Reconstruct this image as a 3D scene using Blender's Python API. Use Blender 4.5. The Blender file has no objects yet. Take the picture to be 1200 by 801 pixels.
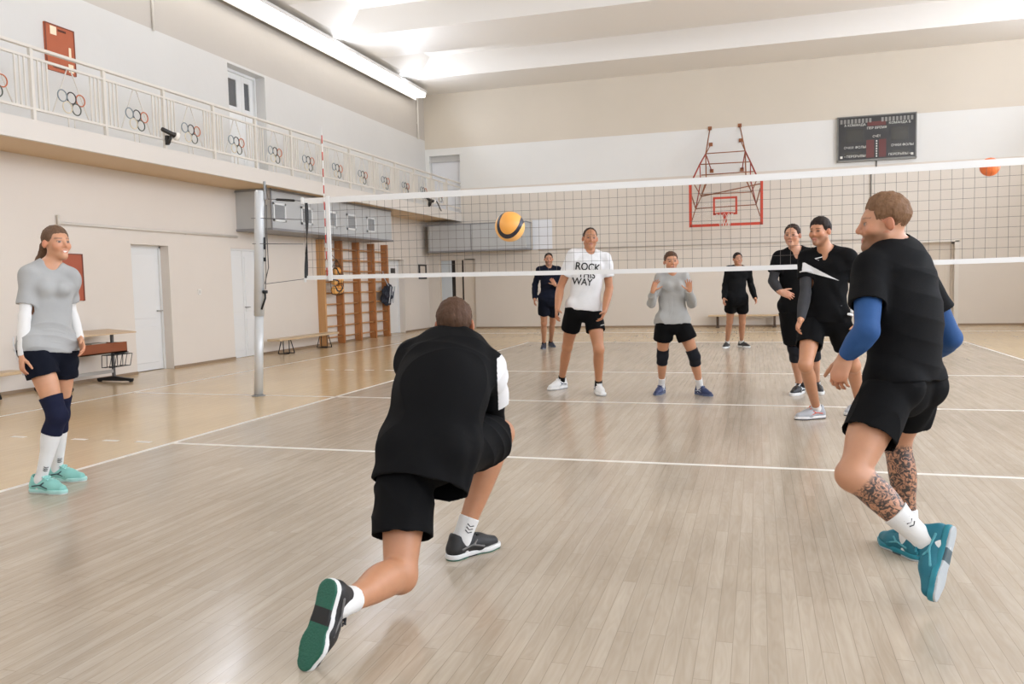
import bpy, bmesh, math, random
import numpy as np
from mathutils import Vector, Matrix
from mathutils.bvhtree import BVHTree

random.seed(7)
SC = bpy.context.scene
COL = SC.collection
PI = math.pi

# ------------------------------------------------------------------ camera
CAM = np.array([5.0488, -9.0173, 1.3582])
YAW, PITCH, ROLL, FPX = -0.292627, -0.071803, -0.022756, 957.12

def _axes():
    cy, sy = math.cos(YAW), math.sin(YAW)
    w = np.array([sy * math.cos(PITCH), cy * math.cos(PITCH), math.sin(PITCH)])
    r = np.array([cy, -sy, 0.0])
    u = np.cross(r, w)
    c, s = math.cos(ROLL), math.sin(ROLL)
    return c * r + s * u, -s * r + c * u, w

CR, CU, CW = _axes()

def ray(x, y):
    return CW + (x - 600) / FPX * CR - (y - 400.5) / FPX * CU

def at(x, y, depth):
    """the world point that stands `depth` metres in front of the lens at this bearing"""
    return CAM + ray(x, y) * depth

def onp(x, y, axis, v):
    d = ray(x, y)
    return CAM + d * ((v - CAM[axis]) / d[axis])

cam_d = bpy.data.cameras.new('camera')
cam_d.sensor_width = 36.0
cam_d.lens = FPX / 1200 * 36.0
cam_d.clip_start = 0.05
cam = bpy.data.objects.new('camera', cam_d)
COL.objects.link(cam)
M = Matrix.Identity(4)
for i in range(3):
    M[i][0], M[i][1], M[i][2], M[i][3] = CR[i], CU[i], -CW[i], CAM[i]
cam.matrix_world = M
SC.camera = cam

# ------------------------------------------------------------------ materials
def lin(c):
    o = []
    for v in c[:3]:
        v = v / 255.0
        o.append(v / 12.92 if v <= 0.04045 else ((v + 0.055) / 1.055) ** 2.4)
    return (o[0], o[1], o[2], 1.0)

MATS = {}
def mat(name, rgb, rough=0.5, metal=0.0, bump=0.0, bscale=60.0, spec=0.5, var=0.0, vscale=8.0, emit=0.0, coat=0.0, alpha=None, sheen=0.0):
    if name in MATS:
        return MATS[name]
    m = bpy.data.materials.new(name)
    m.use_nodes = True
    nt = m.node_tree
    b = nt.nodes['Principled BSDF']
    b.inputs['Base Color'].default_value = lin(rgb)
    b.inputs['Roughness'].default_value = rough
    b.inputs['Metallic'].default_value = metal
    b.inputs['Specular IOR Level'].default_value = spec
    b.inputs['Coat Weight'].default_value = coat
    if sheen:
        b.inputs['Sheen Weight'].default_value = sheen
    if emit:
        b.inputs['Emission Color'].default_value = lin(rgb)
        b.inputs['Emission Strength'].default_value = emit
    if var or bump:
        tc = nt.nodes.new('ShaderNodeTexCoord')
    if var:
        n = nt.nodes.new('ShaderNodeTexNoise')
        n.inputs['Scale'].default_value = vscale
        n.inputs['Detail'].default_value = 4
        nt.links.new(tc.outputs['Object'], n.inputs['Vector'])
        mx = nt.nodes.new('ShaderNodeMix')
        mx.data_type = 'RGBA'
        c = lin(rgb)
        mx.inputs[6].default_value = tuple(max(0, v * (1 - var)) for v in c[:3]) + (1,)
        mx.inputs[7].default_value = tuple(min(1, v * (1 + var)) for v in c[:3]) + (1,)
        nt.links.new(n.outputs['Fac'], mx.inputs[0])
        nt.links.new(mx.outputs[2], b.inputs['Base Color'])
    if bump:
        n2 = nt.nodes.new('ShaderNodeTexNoise')
        n2.inputs['Scale'].default_value = bscale
        n2.inputs['Detail'].default_value = 3
        nt.links.new(tc.outputs['Object'], n2.inputs['Vector'])
        bp = nt.nodes.new('ShaderNodeBump')
        bp.inputs['Strength'].default_value = bump
        bp.inputs['Distance'].default_value = 0.01
        nt.links.new(n2.outputs['Fac'], bp.inputs['Height'])
        nt.links.new(bp.outputs['Normal'], b.inputs['Normal'])
    if alpha is not None:
        b.inputs['Alpha'].default_value = alpha
    MATS[name] = m
    return m

def wall_paint(name, zones, rough=0.42):
    """painted plaster in horizontal bands: zones = [(z_from, rgb), ...]"""
    m = bpy.data.materials.new(name)
    m.use_nodes = True
    nt = m.node_tree
    b = nt.nodes['Principled BSDF']
    b.inputs['Roughness'].default_value = rough
    g = nt.nodes.new('ShaderNodeNewGeometry')
    sp = nt.nodes.new('ShaderNodeSeparateXYZ')
    nt.links.new(g.outputs['Position'], sp.inputs[0])
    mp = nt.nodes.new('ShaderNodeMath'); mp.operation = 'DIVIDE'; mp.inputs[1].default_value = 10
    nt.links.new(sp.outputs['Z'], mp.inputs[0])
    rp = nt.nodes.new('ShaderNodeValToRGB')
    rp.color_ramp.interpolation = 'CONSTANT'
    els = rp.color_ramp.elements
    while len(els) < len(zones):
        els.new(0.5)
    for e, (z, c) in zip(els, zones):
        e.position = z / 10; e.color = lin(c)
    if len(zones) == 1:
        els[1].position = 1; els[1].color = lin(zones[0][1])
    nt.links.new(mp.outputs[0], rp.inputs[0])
    n = nt.nodes.new('ShaderNodeTexNoise'); n.inputs['Scale'].default_value = 0.9; n.inputs['Detail'].default_value = 5
    nt.links.new(g.outputs['Position'], n.inputs['Vector'])
    mr = nt.nodes.new('ShaderNodeMapRange')
    mr.inputs['To Min'].default_value = 0.95; mr.inputs['To Max'].default_value = 1.03
    nt.links.new(n.outputs['Fac'], mr.inputs['Value'])
    vm = nt.nodes.new('ShaderNodeVectorMath'); vm.operation = 'SCALE'
    nt.links.new(rp.outputs['Color'], vm.inputs[0]); nt.links.new(mr.outputs[0], vm.inputs['Scale'])
    nt.links.new(vm.outputs[0], b.inputs['Base Color'])
    n2 = nt.nodes.new('ShaderNodeTexNoise'); n2.inputs['Scale'].default_value = 6; n2.inputs['Detail'].default_value = 6
    nt.links.new(g.outputs['Position'], n2.inputs['Vector'])
    bp = nt.nodes.new('ShaderNodeBump'); bp.inputs['Strength'].default_value = 0.12; bp.inputs['Distance'].default_value = 0.02
    nt.links.new(n2.outputs['Fac'], bp.inputs['Height'])
    nt.links.new(bp.outputs['Normal'], b.inputs['Normal'])
    return m

FLOOR_PALE = ((158, 142, 121), (203, 190, 172))
FLOOR_HONEY = ((198, 173, 134), (218, 193, 154))
def floor_material():
    m = bpy.data.materials.new('strip_parquet')
    m.use_nodes = True
    nt = m.node_tree; N = nt.nodes; L = nt.links
    b = N['Principled BSDF']
    g = N.new('ShaderNodeNewGeometry')
    sp = N.new('ShaderNodeSeparateXYZ'); L.new(g.outputs['Position'], sp.inputs[0])
    cb = N.new('ShaderNodeCombineXYZ')
    L.new(sp.outputs['Y'], cb.inputs['X']); L.new(sp.outputs['X'], cb.inputs['Y'])
    br = N.new('ShaderNodeTexBrick')
    br.offset = 0.37; br.offset_frequency = 2
    br.inputs['Scale'].default_value = 1.0
    br.inputs['Brick Width'].default_value = 0.85
    br.inputs['Row Height'].default_value = 0.062
    br.inputs['Mortar Size'].default_value = 0.0014
    br.inputs['Mortar Smooth'].default_value = 0.3
    br.inputs['Color1'].default_value = (0, 0, 0, 1); br.inputs['Color2'].default_value = (1, 1, 1, 1)
    br.inputs['Mortar'].default_value = (0.5, 0.5, 0.5, 1)
    L.new(cb.outputs[0], br.inputs['Vector'])
    # grain stretched along the boards
    sc = N.new('ShaderNodeVectorMath'); sc.operation = 'MULTIPLY'; sc.inputs[1].default_value = (1.6, 26.0, 1.0)
    L.new(cb.outputs[0], sc.inputs[0])
    gr = N.new('ShaderNodeTexNoise'); gr.inputs['Scale'].default_value = 1.0; gr.inputs['Detail'].default_value = 6; gr.inputs['Distortion'].default_value = 0.25
    L.new(sc.outputs[0], gr.inputs['Vector'])
    # growth rings, different on every board
    rs = N.new('ShaderNodeVectorMath'); rs.operation = 'MULTIPLY'; rs.inputs[1].default_value = (1.5, 11.0, 1.0)
    L.new(cb.outputs[0], rs.inputs[0])
    ro = N.new('ShaderNodeVectorMath'); ro.operation = 'SCALE'; ro.inputs['Scale'].default_value = 41.0
    L.new(br.outputs['Color'], ro.inputs[0])
    ra = N.new('ShaderNodeVectorMath'); ra.operation = 'ADD'; L.new(rs.outputs[0], ra.inputs[0]); L.new(ro.outputs[0], ra.inputs[1])
    rn = N.new('ShaderNodeTexNoise'); rn.inputs['Scale'].default_value = 1.0; rn.inputs['Detail'].default_value = 2; L.new(ra.outputs[0], rn.inputs['Vector'])
    rm = N.new('ShaderNodeMath'); rm.operation = 'MULTIPLY'; rm.inputs[1].default_value = 75.0; L.new(rn.outputs['Fac'], rm.inputs[0])
    rsn = N.new('ShaderNodeMath'); rsn.operation = 'SINE'; L.new(rm.outputs[0], rsn.inputs[0])
    ring = N.new('ShaderNodeMath'); ring.operation = 'MULTIPLY'; ring.inputs[1].default_value = 0.05; L.new(rsn.outputs[0], ring.inputs[0])
    big = N.new('ShaderNodeTexNoise'); big.inputs['Scale'].default_value = 0.7; big.inputs['Detail'].default_value = 3
    L.new(g.outputs['Position'], big.inputs['Vector'])
    # which zone: pale court or the honey coloured surround
    def gt(sock, v):
        n = N.new('ShaderNodeMath'); n.operation = 'GREATER_THAN'; n.inputs[1].default_value = v; L.new(sock, n.inputs[0]); return n.outputs[0]
    def lt(sock, v):
        n = N.new('ShaderNodeMath'); n.operation = 'LESS_THAN'; n.inputs[1].default_value = v; L.new(sock, n.inputs[0]); return n.outputs[0]
    def mul(a, c):
        n = N.new('ShaderNodeMath'); n.operation = 'MULTIPLY'; L.new(a, n.inputs[0]); L.new(c, n.inputs[1]); return n.outputs[0]
    zone = mul(mul(gt(sp.outputs['X'], 0.0), lt(sp.outputs['X'], 9.0)), lt(sp.outputs['Y'], 9.0))
    def ramp(c0, c1):
        mx = N.new('ShaderNodeMix'); mx.data_type = 'RGBA'
        mx.inputs[6].default_value = lin(c0); mx.inputs[7].default_value = lin(c1)
        return mx
    tone = N.new('ShaderNodeMath'); tone.operation = 'MULTIPLY_ADD'; tone.inputs[1].default_value = 0.74
    L.new(gr.outputs['Fac'], tone.inputs[0])
    t2 = N.new('ShaderNodeMath'); t2.operation = 'MULTIPLY'; t2.inputs[1].default_value = 0.24
    L.new(br.outputs['Color'], t2.inputs[0])
    t3 = N.new('ShaderNodeMath'); t3.operation = 'ADD'; L.new(t2.outputs[0], t3.inputs[0]); L.new(ring.outputs[0], t3.inputs[1]); L.new(t3.outputs[0], tone.inputs[2])
    pale = ramp(FLOOR_PALE[0], FLOOR_PALE[1]); L.new(tone.outputs[0], pale.inputs[0])
    hon = ramp(FLOOR_HONEY[0], FLOOR_HONEY[1]); L.new(gr.outputs['Fac'], hon.inputs[0])
    zm = N.new('ShaderNodeMix'); zm.data_type = 'RGBA'
    L.new(zone, zm.inputs[0]); L.new(hon.outputs[2], zm.inputs[6]); L.new(pale.outputs[2], zm.inputs[7])
    # worn patches
    wr = N.new('ShaderNodeMapRange'); wr.inputs['From Min'].default_value = 0.3; wr.inputs['From Max'].default_value = 0.7
    wr.inputs['To Min'].default_value = 0.92; wr.inputs['To Max'].default_value = 1.06
    L.new(big.outputs['Fac'], wr.inputs['Value'])
    # joints
    jn = N.new('ShaderNodeMapRange'); jn.inputs['To Min'].default_value = 1.0; jn.inputs['To Max'].default_value = 0.66
    jz = N.new('ShaderNodeMath'); jz.operation = 'MULTIPLY_ADD'; jz.inputs[1].default_value = .8; jz.inputs[2].default_value = .2
    L.new(zone, jz.inputs[0])
    jf = mul(br.outputs['Fac'], jz.outputs[0])
    L.new(jf, jn.inputs['Value'])
    k = mul(wr.outputs[0], jn.outputs[0])
    vm = N.new('ShaderNodeVectorMath'); vm.operation = 'SCALE'
    L.new(zm.outputs[2], vm.inputs[0]); L.new(k, vm.inputs['Scale'])
    L.new(vm.outputs[0], b.inputs['Base Color'])
    rr = N.new('ShaderNodeMapRange'); rr.inputs['To Min'].default_value = 0.11; rr.inputs['To Max'].default_value = 0.24
    L.new(gr.outputs['Fac'], rr.inputs['Value'])
    rz = N.new('ShaderNodeMath'); rz.operation = 'MULTIPLY_ADD'; rz.inputs[1].default_value = 0.03
    L.new(zone, rz.inputs[0]); L.new(rr.outputs[0], rz.inputs[2])
    L.new(rz.outputs[0], b.inputs['Roughness'])
    b.inputs['Specular IOR Level'].default_value = 0.5
    bp = N.new('ShaderNodeBump'); bp.inputs['Strength'].default_value = 0.035; bp.inputs['Distance'].default_value = 0.004
    hm = N.new('ShaderNodeMath'); hm.operation = 'SUBTRACT'
    L.new(gr.outputs['Fac'], hm.inputs[0]); L.new(br.outputs['Fac'], hm.inputs[1])
    L.new(hm.outputs[0], bp.inputs['Height'])
    L.new(bp.outputs['Normal'], b.inputs['Normal'])
    return m

def wood(name, c0, c1, rough=0.4, stretch=(3, 3, 30)):
    if name in MATS:
        return MATS[name]
    m = bpy.data.materials.new(name); m.use_nodes = True
    nt = m.node_tree; N = nt.nodes; L = nt.links; b = N['Principled BSDF']
    tc = N.new('ShaderNodeTexCoord')
    s = N.new('ShaderNodeVectorMath'); s.operation = 'MULTIPLY'; s.inputs[1].default_value = stretch
    L.new(tc.outputs['Object'], s.inputs[0])
    n = N.new('ShaderNodeTexNoise'); n.inputs['Scale'].default_value = 1; n.inputs['Detail'].default_value = 5; n.inputs['Distortion'].default_value = 0.8
    L.new(s.outputs[0], n.inputs['Vector'])
    mx = N.new('ShaderNodeMix'); mx.data_type = 'RGBA'
    mx.inputs[6].default_value = lin(c0); mx.inputs[7].default_value = lin(c1)
    L.new(n.outputs['Fac'], mx.inputs[0]); L.new(mx.outputs[2], b.inputs['Base Color'])
    b.inputs['Roughness'].default_value = rough
    MATS[name] = m
    return m

# ------------------------------------------------------------------ mesh helpers
class MB:
    """collects boxes, bars and tubes for ONE mesh"""
    def __init__(self):
        self.bm = bmesh.new()
    def box(self, lo, hi, bev=0.0, mtx=None):
        lo, hi = [min(a, b) for a, b in zip(lo, hi)], [max(a, b) for a, b in zip(lo, hi)]
        vs = [self.bm.verts.new((x, y, z)) for x in (lo[0], hi[0]) for y in (lo[1], hi[1]) for z in (lo[2], hi[2])]
        fs = [(0, 1, 3, 2), (4, 6, 7, 5), (0, 4, 5, 1), (2, 3, 7, 6), (0, 2, 6, 4), (1, 5, 7, 3)]
        faces = [self.bm.faces.new([vs[i] for i in f]) for f in fs]
        if bev:
            es = list({e for f in faces for e in f.edges})
            r = bmesh.ops.bevel(self.bm, geom=es, offset=bev, segments=2, affect='EDGES', profile=0.5)
            vs = list({v for f in r['faces'] for v in f.verts} | {v for v in vs if v.is_valid})
        if mtx is not None:
            bmesh.ops.transform(self.bm, matrix=mtx, verts=[v for v in vs if v.is_valid])
        return self
    def prism(self, pts, axis, a, b):
        """polygon pts (in the two other axes) pulled along axis from a to b"""
        def mk(p, t):
            q = [0, 0, 0]; q[axis] = t
            o = [i for i in range(3) if i != axis]
            q[o[0]], q[o[1]] = p
            return self.bm.verts.new(q)
        A = [mk(p, a) for p in pts]; B = [mk(p, b) for p in pts]
        n = len(pts)
        self.bm.faces.new(A[::-1]); self.bm.faces.new(B)
        for i in range(n):
            self.bm.faces.new([A[i], A[(i + 1) % n], B[(i + 1) % n], B[i]])
        return self
    def tube(self, pts, r, seg=10, closed=False, cap=True, smooth=True):
        pts = [Vector(p) for p in pts]; n = len(pts)
        rs = r if isinstance(r, (list, tuple)) else [r] * n
        rings = []; prev = None
        for i, p in enumerate(pts):
            if closed:
                d = pts[(i + 1) % n] - pts[i - 1]
            else:
                d = pts[min(i + 1, n - 1)] - pts[max(i - 1, 0)]
            d.normalize()
            if prev is None:
                a = Vector((0, 0, 1)) if abs(d.z) < 0.9 else Vector((1, 0, 0))
                x = d.cross(a).normalized()
            else:
                x = (prev - d * prev.dot(d)).normalized()
            prev = x; y = d.cross(x)
            rings.append([self.bm.verts.new(p + (x * math.cos(2 * PI * k / seg) + y * math.sin(2 * PI * k / seg)) * rs[i]) for k in range(seg)])
        m = n if closed else n - 1
        for i in range(m):
            A, B = rings[i], rings[(i + 1) % n]
            for k in range(seg):
                f = self.bm.faces.new([A[k], A[(k + 1) % seg], B[(k + 1) % seg], B[k]]); f.smooth = smooth
        if cap and not closed:
            self.bm.faces.new(rings[0][::-1]); self.bm.faces.new(rings[-1])
        return self
    def ring(self, c, ax1, ax2, R, r, n=28, seg=8):
        c, ax1, ax2 = Vector(c), Vector(ax1), Vector(ax2)
        return self.tube([c + ax1 * math.cos(2 * PI * i / n) * R + ax2 * math.sin(2 * PI * i / n) * R for i in range(n)], r, seg, closed=True)
    def lathe(self, prof, c=(0, 0, 0), seg=24):
        """profile [(radius, z)] turned about the vertical through c"""
        c = Vector(c); rings = []
        for (r, z) in prof:
            rings.append([self.bm.verts.new(c + Vector((r * math.cos(2 * PI * k / seg), r * math.sin(2 * PI * k / seg), z))) for k in range(seg)])
        for A, B in zip(rings, rings[1:]):
            for k in range(seg):
                f = self.bm.faces.new([A[k], A[(k + 1) % seg], B[(k + 1) % seg], B[k]]); f.smooth = True
        self.bm.faces.new(rings[0][::-1]); self.bm.faces.new(rings[-1])
        return self
    def build(self, name, m, parent=None, smooth=False):
        bmesh.ops.recalc_face_normals(self.bm, faces=self.bm.faces)
        me = bpy.data.meshes.new(name)
        self.bm.to_mesh(me); self.bm.free()
        return link(name, me, m, parent)

def link(name, me, m, parent=None):
    o = bpy.data.objects.new(name, me)
    COL.objects.link(o)
    if m is not None:
        me.materials.append(m)
    if parent is not None:
        o.parent = parent
        o.matrix_parent_inverse = parent.matrix_basis.inverted()
    return o

def empty(name, loc, rz=0.0):
    o = bpy.data.objects.new(name, None)
    COL.objects.link(o)
    o.location = loc; o.rotation_euler = (0, 0, rz)
    o.matrix_world = Matrix.Translation(Vector(loc)) @ Matrix.Rotation(rz, 4, 'Z')
    return o

def tag(o, label, cat, group=None, kind=None):
    o['label'] = label
    o['category'] = cat
    if group: o['group'] = group
    if kind: o['kind'] = kind
    return o

def struct(o):
    o['kind'] = 'structure'
    return o

def copy_tree(o, parent=None):
    c = o.copy(); COL.objects.link(c)
    if parent is not None:
        c.parent = parent
    for ch in list(o.children):
        copy_tree(ch, c)
    return c

def text_bm(body, size, thick=0.0, bold=0.0):
    """mesh of a piece of lettering lying in the xy plane, centred"""
    cu = bpy.data.curves.new('lettering', 'FONT')
    cu.body = body; cu.size = size; cu.align_x = 'CENTER'; cu.align_y = 'CENTER'
    cu.extrude = thick; cu.offset = bold
    ob = bpy.data.objects.new('lettering', cu); COL.objects.link(ob)
    dg = bpy.context.evaluated_depsgraph_get()
    me = bpy.data.meshes.new_from_object(ob.evaluated_get(dg))
    bpy.data.objects.remove(ob); bpy.data.curves.remove(cu)
    return me
# ------------------------------------------------------------------ the hall
XW, XE, YB, YR = -4.75, 13.75, 14.68, -13.0      # left wall, right wall, far wall, near wall
ZB, ZS = 7.15, 7.75                              # underside of the ceiling beams, of the slab between them
GX, GZ0, GZ1 = -3.60, 3.30, 3.53                 # gallery edge, underside, top

floor = struct(MB().box((XW - .6, YR - .3, -.12), (XE + .3, YB + .6, 0)).build('floor', floor_material()))
lm = MB()
def fline(x0, y0, x1, y1):
    lm.box((x0, y0, .0002), (x1, y1, .0014))
W = .05
for y in (-9, -3, 3, 9):
    fline(W, y, 9 - W, y + W if y < 9 else y - W)
fline(-3.0, -.025, 10.2, .025)
fline(0, -9, W, 9); fline(9 - W, -9, 9, 9)
for i in range(5):
    fline(-.20 - .36 * i - .16, -3.0, -.20 - .36 * i, -2.95)
    fline(-.20 - .36 * i - .16, 2.95, -.20 - .36 * i, 3.0)
fline(-3.1, -12, -3.05, 12.3); fline(-3.05, 12.25, 12.1, 12.3); fline(12.05, -12, 12.1, 12.25)
lm.build('line_markings', mat('line_paint', (238, 234, 226), .3), floor)

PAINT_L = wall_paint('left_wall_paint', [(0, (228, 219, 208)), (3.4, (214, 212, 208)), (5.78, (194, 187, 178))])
PAINT_B = wall_paint('far_wall_paint', [(0, (221, 212, 200)), (4.22, (230, 229, 225)), (5.5, (214, 204, 188))], .36)
PAINT_R = wall_paint('plain_wall_paint', [(0, (225, 216, 206))])
CEIL = mat('ceiling_whitewash', (238, 234, 228), .5, bump=.1, bscale=5)
CEIL_BEAM = CEIL
DOORW = mat('white_door_paint', (232, 232, 230), .35)
DOORB = mat('cream_door_paint', (214, 202, 186), .4)
STEEL_DARK = mat('dark_steel', (52, 52, 54), .4, .6)
CREAM = mat('cream_rail_paint', (224, 218, 208), .4)

def wall_with_holes(name, axis, pos, thick, lo, hi, holes, m):
    """a wall on axis=pos, thickness to the outside; holes (a0, a1, z0, z1); built as blocks around the openings"""
    b = MB()
    a = sorted({lo, hi} | {h[0] for h in holes} | {h[1] for h in holes})
    for a0, a1 in zip(a, a[1:]):
        zs = sorted([(h[2], h[3]) for h in holes if h[0] <= a0 + 1e-6 and h[1] >= a1 - 1e-6])
        z = 0.0
        for z0, z1 in zs + [(8.2, 8.2)]:
            if z0 - z > 1e-4:
                if axis == 0: b.box((pos, a0, z), (pos + thick, a1, z0))
                else: b.box((a0, pos, z), (a1, pos + thick, z0))
            z = z1
    return struct(b.build(name, m))

LH = [(2.05, 2.94, 0, 2.14), (4.70, 5.60, 0, 2.16), (11.82, 12.82, 0, 2.10), (4.87, 6.12, GZ1, 5.73)]
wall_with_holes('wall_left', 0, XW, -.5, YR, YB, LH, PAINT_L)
BH = [(-4.40, -3.22, 0, 2.13), (8.05, 9.95, 0, 2.17), (-4.62, -3.62, GZ1, 5.30)]
wall_with_holes('wall_back', 1, YB, .5, XW - .5, XE + .3, BH, PAINT_B)
RH = [(y, y + 3.0, 2.2, 5.8) for y in (-11.5, -7.3, -3.1, 1.1, 5.3)]
wall_with_holes('wall_right', 0, XE, .3, YR, YB, RH, PAINT_R)
NH = [(x, x + 3.0, 2.4, 5.8) for x in (-3.2, 0.8, 4.8, 8.8)]
wall_with_holes('wall_front', 1, YR, -.3, XW - .5, XE + .3, NH, PAINT_R)
# closing pieces behind the door openings so that no hole looks outside
# ceiling: deep beams across the hall with slab between
cb = MB()
beams = [(12.83, YB)]
for k in range(1, 8):
    beams.append((12.83 - 4.25 * k, 12.83 - 4.25 * k + 1.85))
ys = [YB]
for (a, b_) in beams:
    cb.box((XW - .5, max(a, YR), ZB), (XE + .3, b_, 8.0))
cb.box((XW - .5, YR - .3, ZS), (XE + .3, YB, 8.2))
# sloped haunches where each trough meets the side walls
for k in range(7):
    y1 = 12.83 - 4.25 * k; y0 = y1 - 2.40
    cb.prism([(XW - .3, ZB), (-4.15, ZB), (-3.75, ZS + .01), (XW - .3, ZS + .01)], 1, y0, y1)
    cb.prism([(XE + .2, ZB), (13.15, ZB), (12.75, ZS + .01), (XE + .2, ZS + .01)], 1, y0, y1)
ceil = struct(cb.build('ceiling', CEIL))

# skirting
SK = mat('skirting_paint', (150, 128, 104), .5)
b = MB()
for y0, y1 in ((YR, 2.05), (2.94, 4.70), (5.60, 11.82), (12.82, YB - .014)):
    b.box((XW, y0, 0), (XW + .014, y1, .045))
struct(b.build('baseboard_left', SK))
b = MB()
for x0, x1 in ((XW, -4.40), (-3.22, 8.05), (9.95, XE)):
    b.box((x0, YB - .014, 0), (x1, YB, .05))
struct(b.build('baseboard_back', SK))

# ------------------------------------------------------------------ doors
def panel_leaf(mb, axis, pos, a0, a1, z0, z1, panels, t=.04, depth=.012):
    """a door leaf with raised panels; its face looks toward +x (axis 0) or -y (axis 1)"""
    if axis == 0:
        mb.box((pos - t, a0, z0), (pos, a1, z1))
        for (p0, p1, q0, q1) in panels:
            mb.box((pos - .002, a0 + p0 * (a1 - a0), z0 + q0 * (z1 - z0)), (pos + depth, a0 + p1 * (a1 - a0), z0 + q1 * (z1 - z0)), .008)
    else:
        mb.box((a0, pos, z0), (a1, pos + t, z1))
        for (p0, p1, q0, q1) in panels:
            mb.box((a0 + p0 * (a1 - a0), pos - depth, z0 + q0 * (z1 - z0)), (a0 + p1 * (a1 - a0), pos + .002, z0 + q1 * (z1 - z0)), .008)

def handle_left(x, y, z, parent, m=None):
    MB().tube([(x, y, z), (x + .05, y, z), (x + .05, y + .10, z)], .011, 8).build('handle', m or mat('handle_steel', (170, 168, 164), .3, .9), parent)

PB = [(.14, .86, .06, .36), (.14, .86, .42, .94)]
# single white door, set back in the wall
b = MB(); panel_leaf(b, 0, XW - .20, 2.07, 2.92, .01, 2.12, PB)
d = struct(b.build('door_1', DOORW))
f = MB(); f.box((XW - .25, 2.05, 0), (XW - .17, 2.09, 2.14)); f.box((XW - .25, 2.90, 0), (XW - .17, 2.94, 2.14)); f.box((XW - .25, 2.05, 2.10), (XW - .17, 2.94, 2.14))
f.build('door_frame', DOORW, d)
handle_left(XW - .20, 2.80, 1.02, d)
b = MB(); b.box((XW - .5, 2.05, 0), (XW - .3, 2.94, 2.14)); b.build('lining', PAINT_R, d)
# white double door by the post
b = MB()
panel_leaf(b, 0, XW - .07, 4.72, 5.145, .01, 2.14, PB); panel_leaf(b, 0, XW - .07, 5.155, 5.58, .01, 2.14, PB)
d = struct(b.build('door_2', DOORW))
f = MB(); f.box((XW - .11, 4.70, 0), (XW - .03, 4.735, 2.16)); f.box((XW - .11, 5.565, 0), (XW - .03, 5.60, 2.16)); f.box((XW - .11, 4.70, 2.125), (XW - .03, 5.60, 2.16))
f.build('door_frame', DOORW, d)
handle_left(XW - .07, 5.19, 1.0, d)
# white door with the number plate
b = MB(); panel_leaf(b, 0, XW - .20, 11.84, 12.80, .01, 2.08, [(.12, .88, .05, .40), (.12, .88, .45, .95)])
d = struct(b.build('door_3', DOORW))
f = MB(); f.box((XW - .25, 11.82, 0), (XW - .17, 11.86, 2.1)); f.box((XW - .25, 12.78, 0), (XW - .17, 12.82, 2.1)); f.box((XW - .25, 11.82, 2.06), (XW - .17, 12.82, 2.1))
f.build('door_frame', DOORW, d)
MB().box((XW - .19, 12.32, 1.72), (XW - .18, 12.62, 1.86)).build('number_plate', mat('plate_black', (44, 40, 38), .4), d)
# gallery door, white with two glazed lights
b = MB()
x = XW - .28
for (a0, a1, g0, g1) in ((4.91, 5.695, 5.18, 5.53), (5.715, 6.09, 5.79, 5.97)):
    b.box((x - .045, a0, GZ1), (x, a1, 5.03)); b.box((x - .045, a0, 5.57), (x, a1, 5.68))
    b.box((x - .045, a0, 5.03), (x, g0, 5.57)); b.box((x - .045, g1, 5.03), (x, a1, 5.57))
    b.box((x - .002, a0 + .07, GZ1 + .12), (x + .012, a1 - .07, 4.90), .008)
d = struct(b.build('door_4', DOORW))
GLZ = mat('dark_door_glass', (92, 94, 96), .08, spec=.8)
for g0, g1 in ((5.18, 5.53), (5.79, 5.97)):
    MB().box((XW - .31, g0, 5.03), (XW - .30, g1, 5.57)).build('glass', GLZ, d)
f = MB(); f.box((XW - .34, 4.87, GZ1), (XW - .22, 4.91, 5.73)); f.box((XW - .34, 6.09, GZ1), (XW - .22, 6.12, 5.73)); f.box((XW - .34, 4.91, 5.68), (XW - .22, 6.09, 5.73)); f.box((XW - .34, 5.695, GZ1), (XW - .275, 5.715, 5.68))
f.build('door_frame', DOORW, d)
MB().box((XW - .5, 4.87, GZ1), (XW - .35, 6.12, 5.73)).build('lining', PAINT_L, d)
# far corner door: a pale leaf, dark gaps and a cream leaf
b = MB(); b.box((-4.36, YB + .10, 0.01), (-4.02, YB + .14, 2.10), .006)
d = struct(b.build('door_5', mat('pale_blue_door', (206, 212, 214), .25)))
MB().box((-3.90, YB + .10, .01), (-3.68, YB + .14, 2.10), .006).build('leaf', DOORB, d)
MB().box((-4.02, YB + .12, .01), (-3.90, YB + .16, 2.10)).box((-3.68, YB + .12, .01), (-3.61, YB + .16, 2.10)).build('dark_gap', mat('gap_dark', (44, 36, 30), .7), d)
MB().box((-3.61, YB + .06, 0), (-3.22, YB + .2, 2.13)).box((-4.40, YB + .06, 2.10), (-3.22, YB + .2, 2.13)).box((-4.40, YB + .06, 0), (-4.36, YB + .2, 2.10)).build('door_frame', DOORB, d)
MB().box((-4.40, YB + .3, 0), (-3.22, YB + .5, 2.13)).build('lining', PAINT_R, d)
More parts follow.
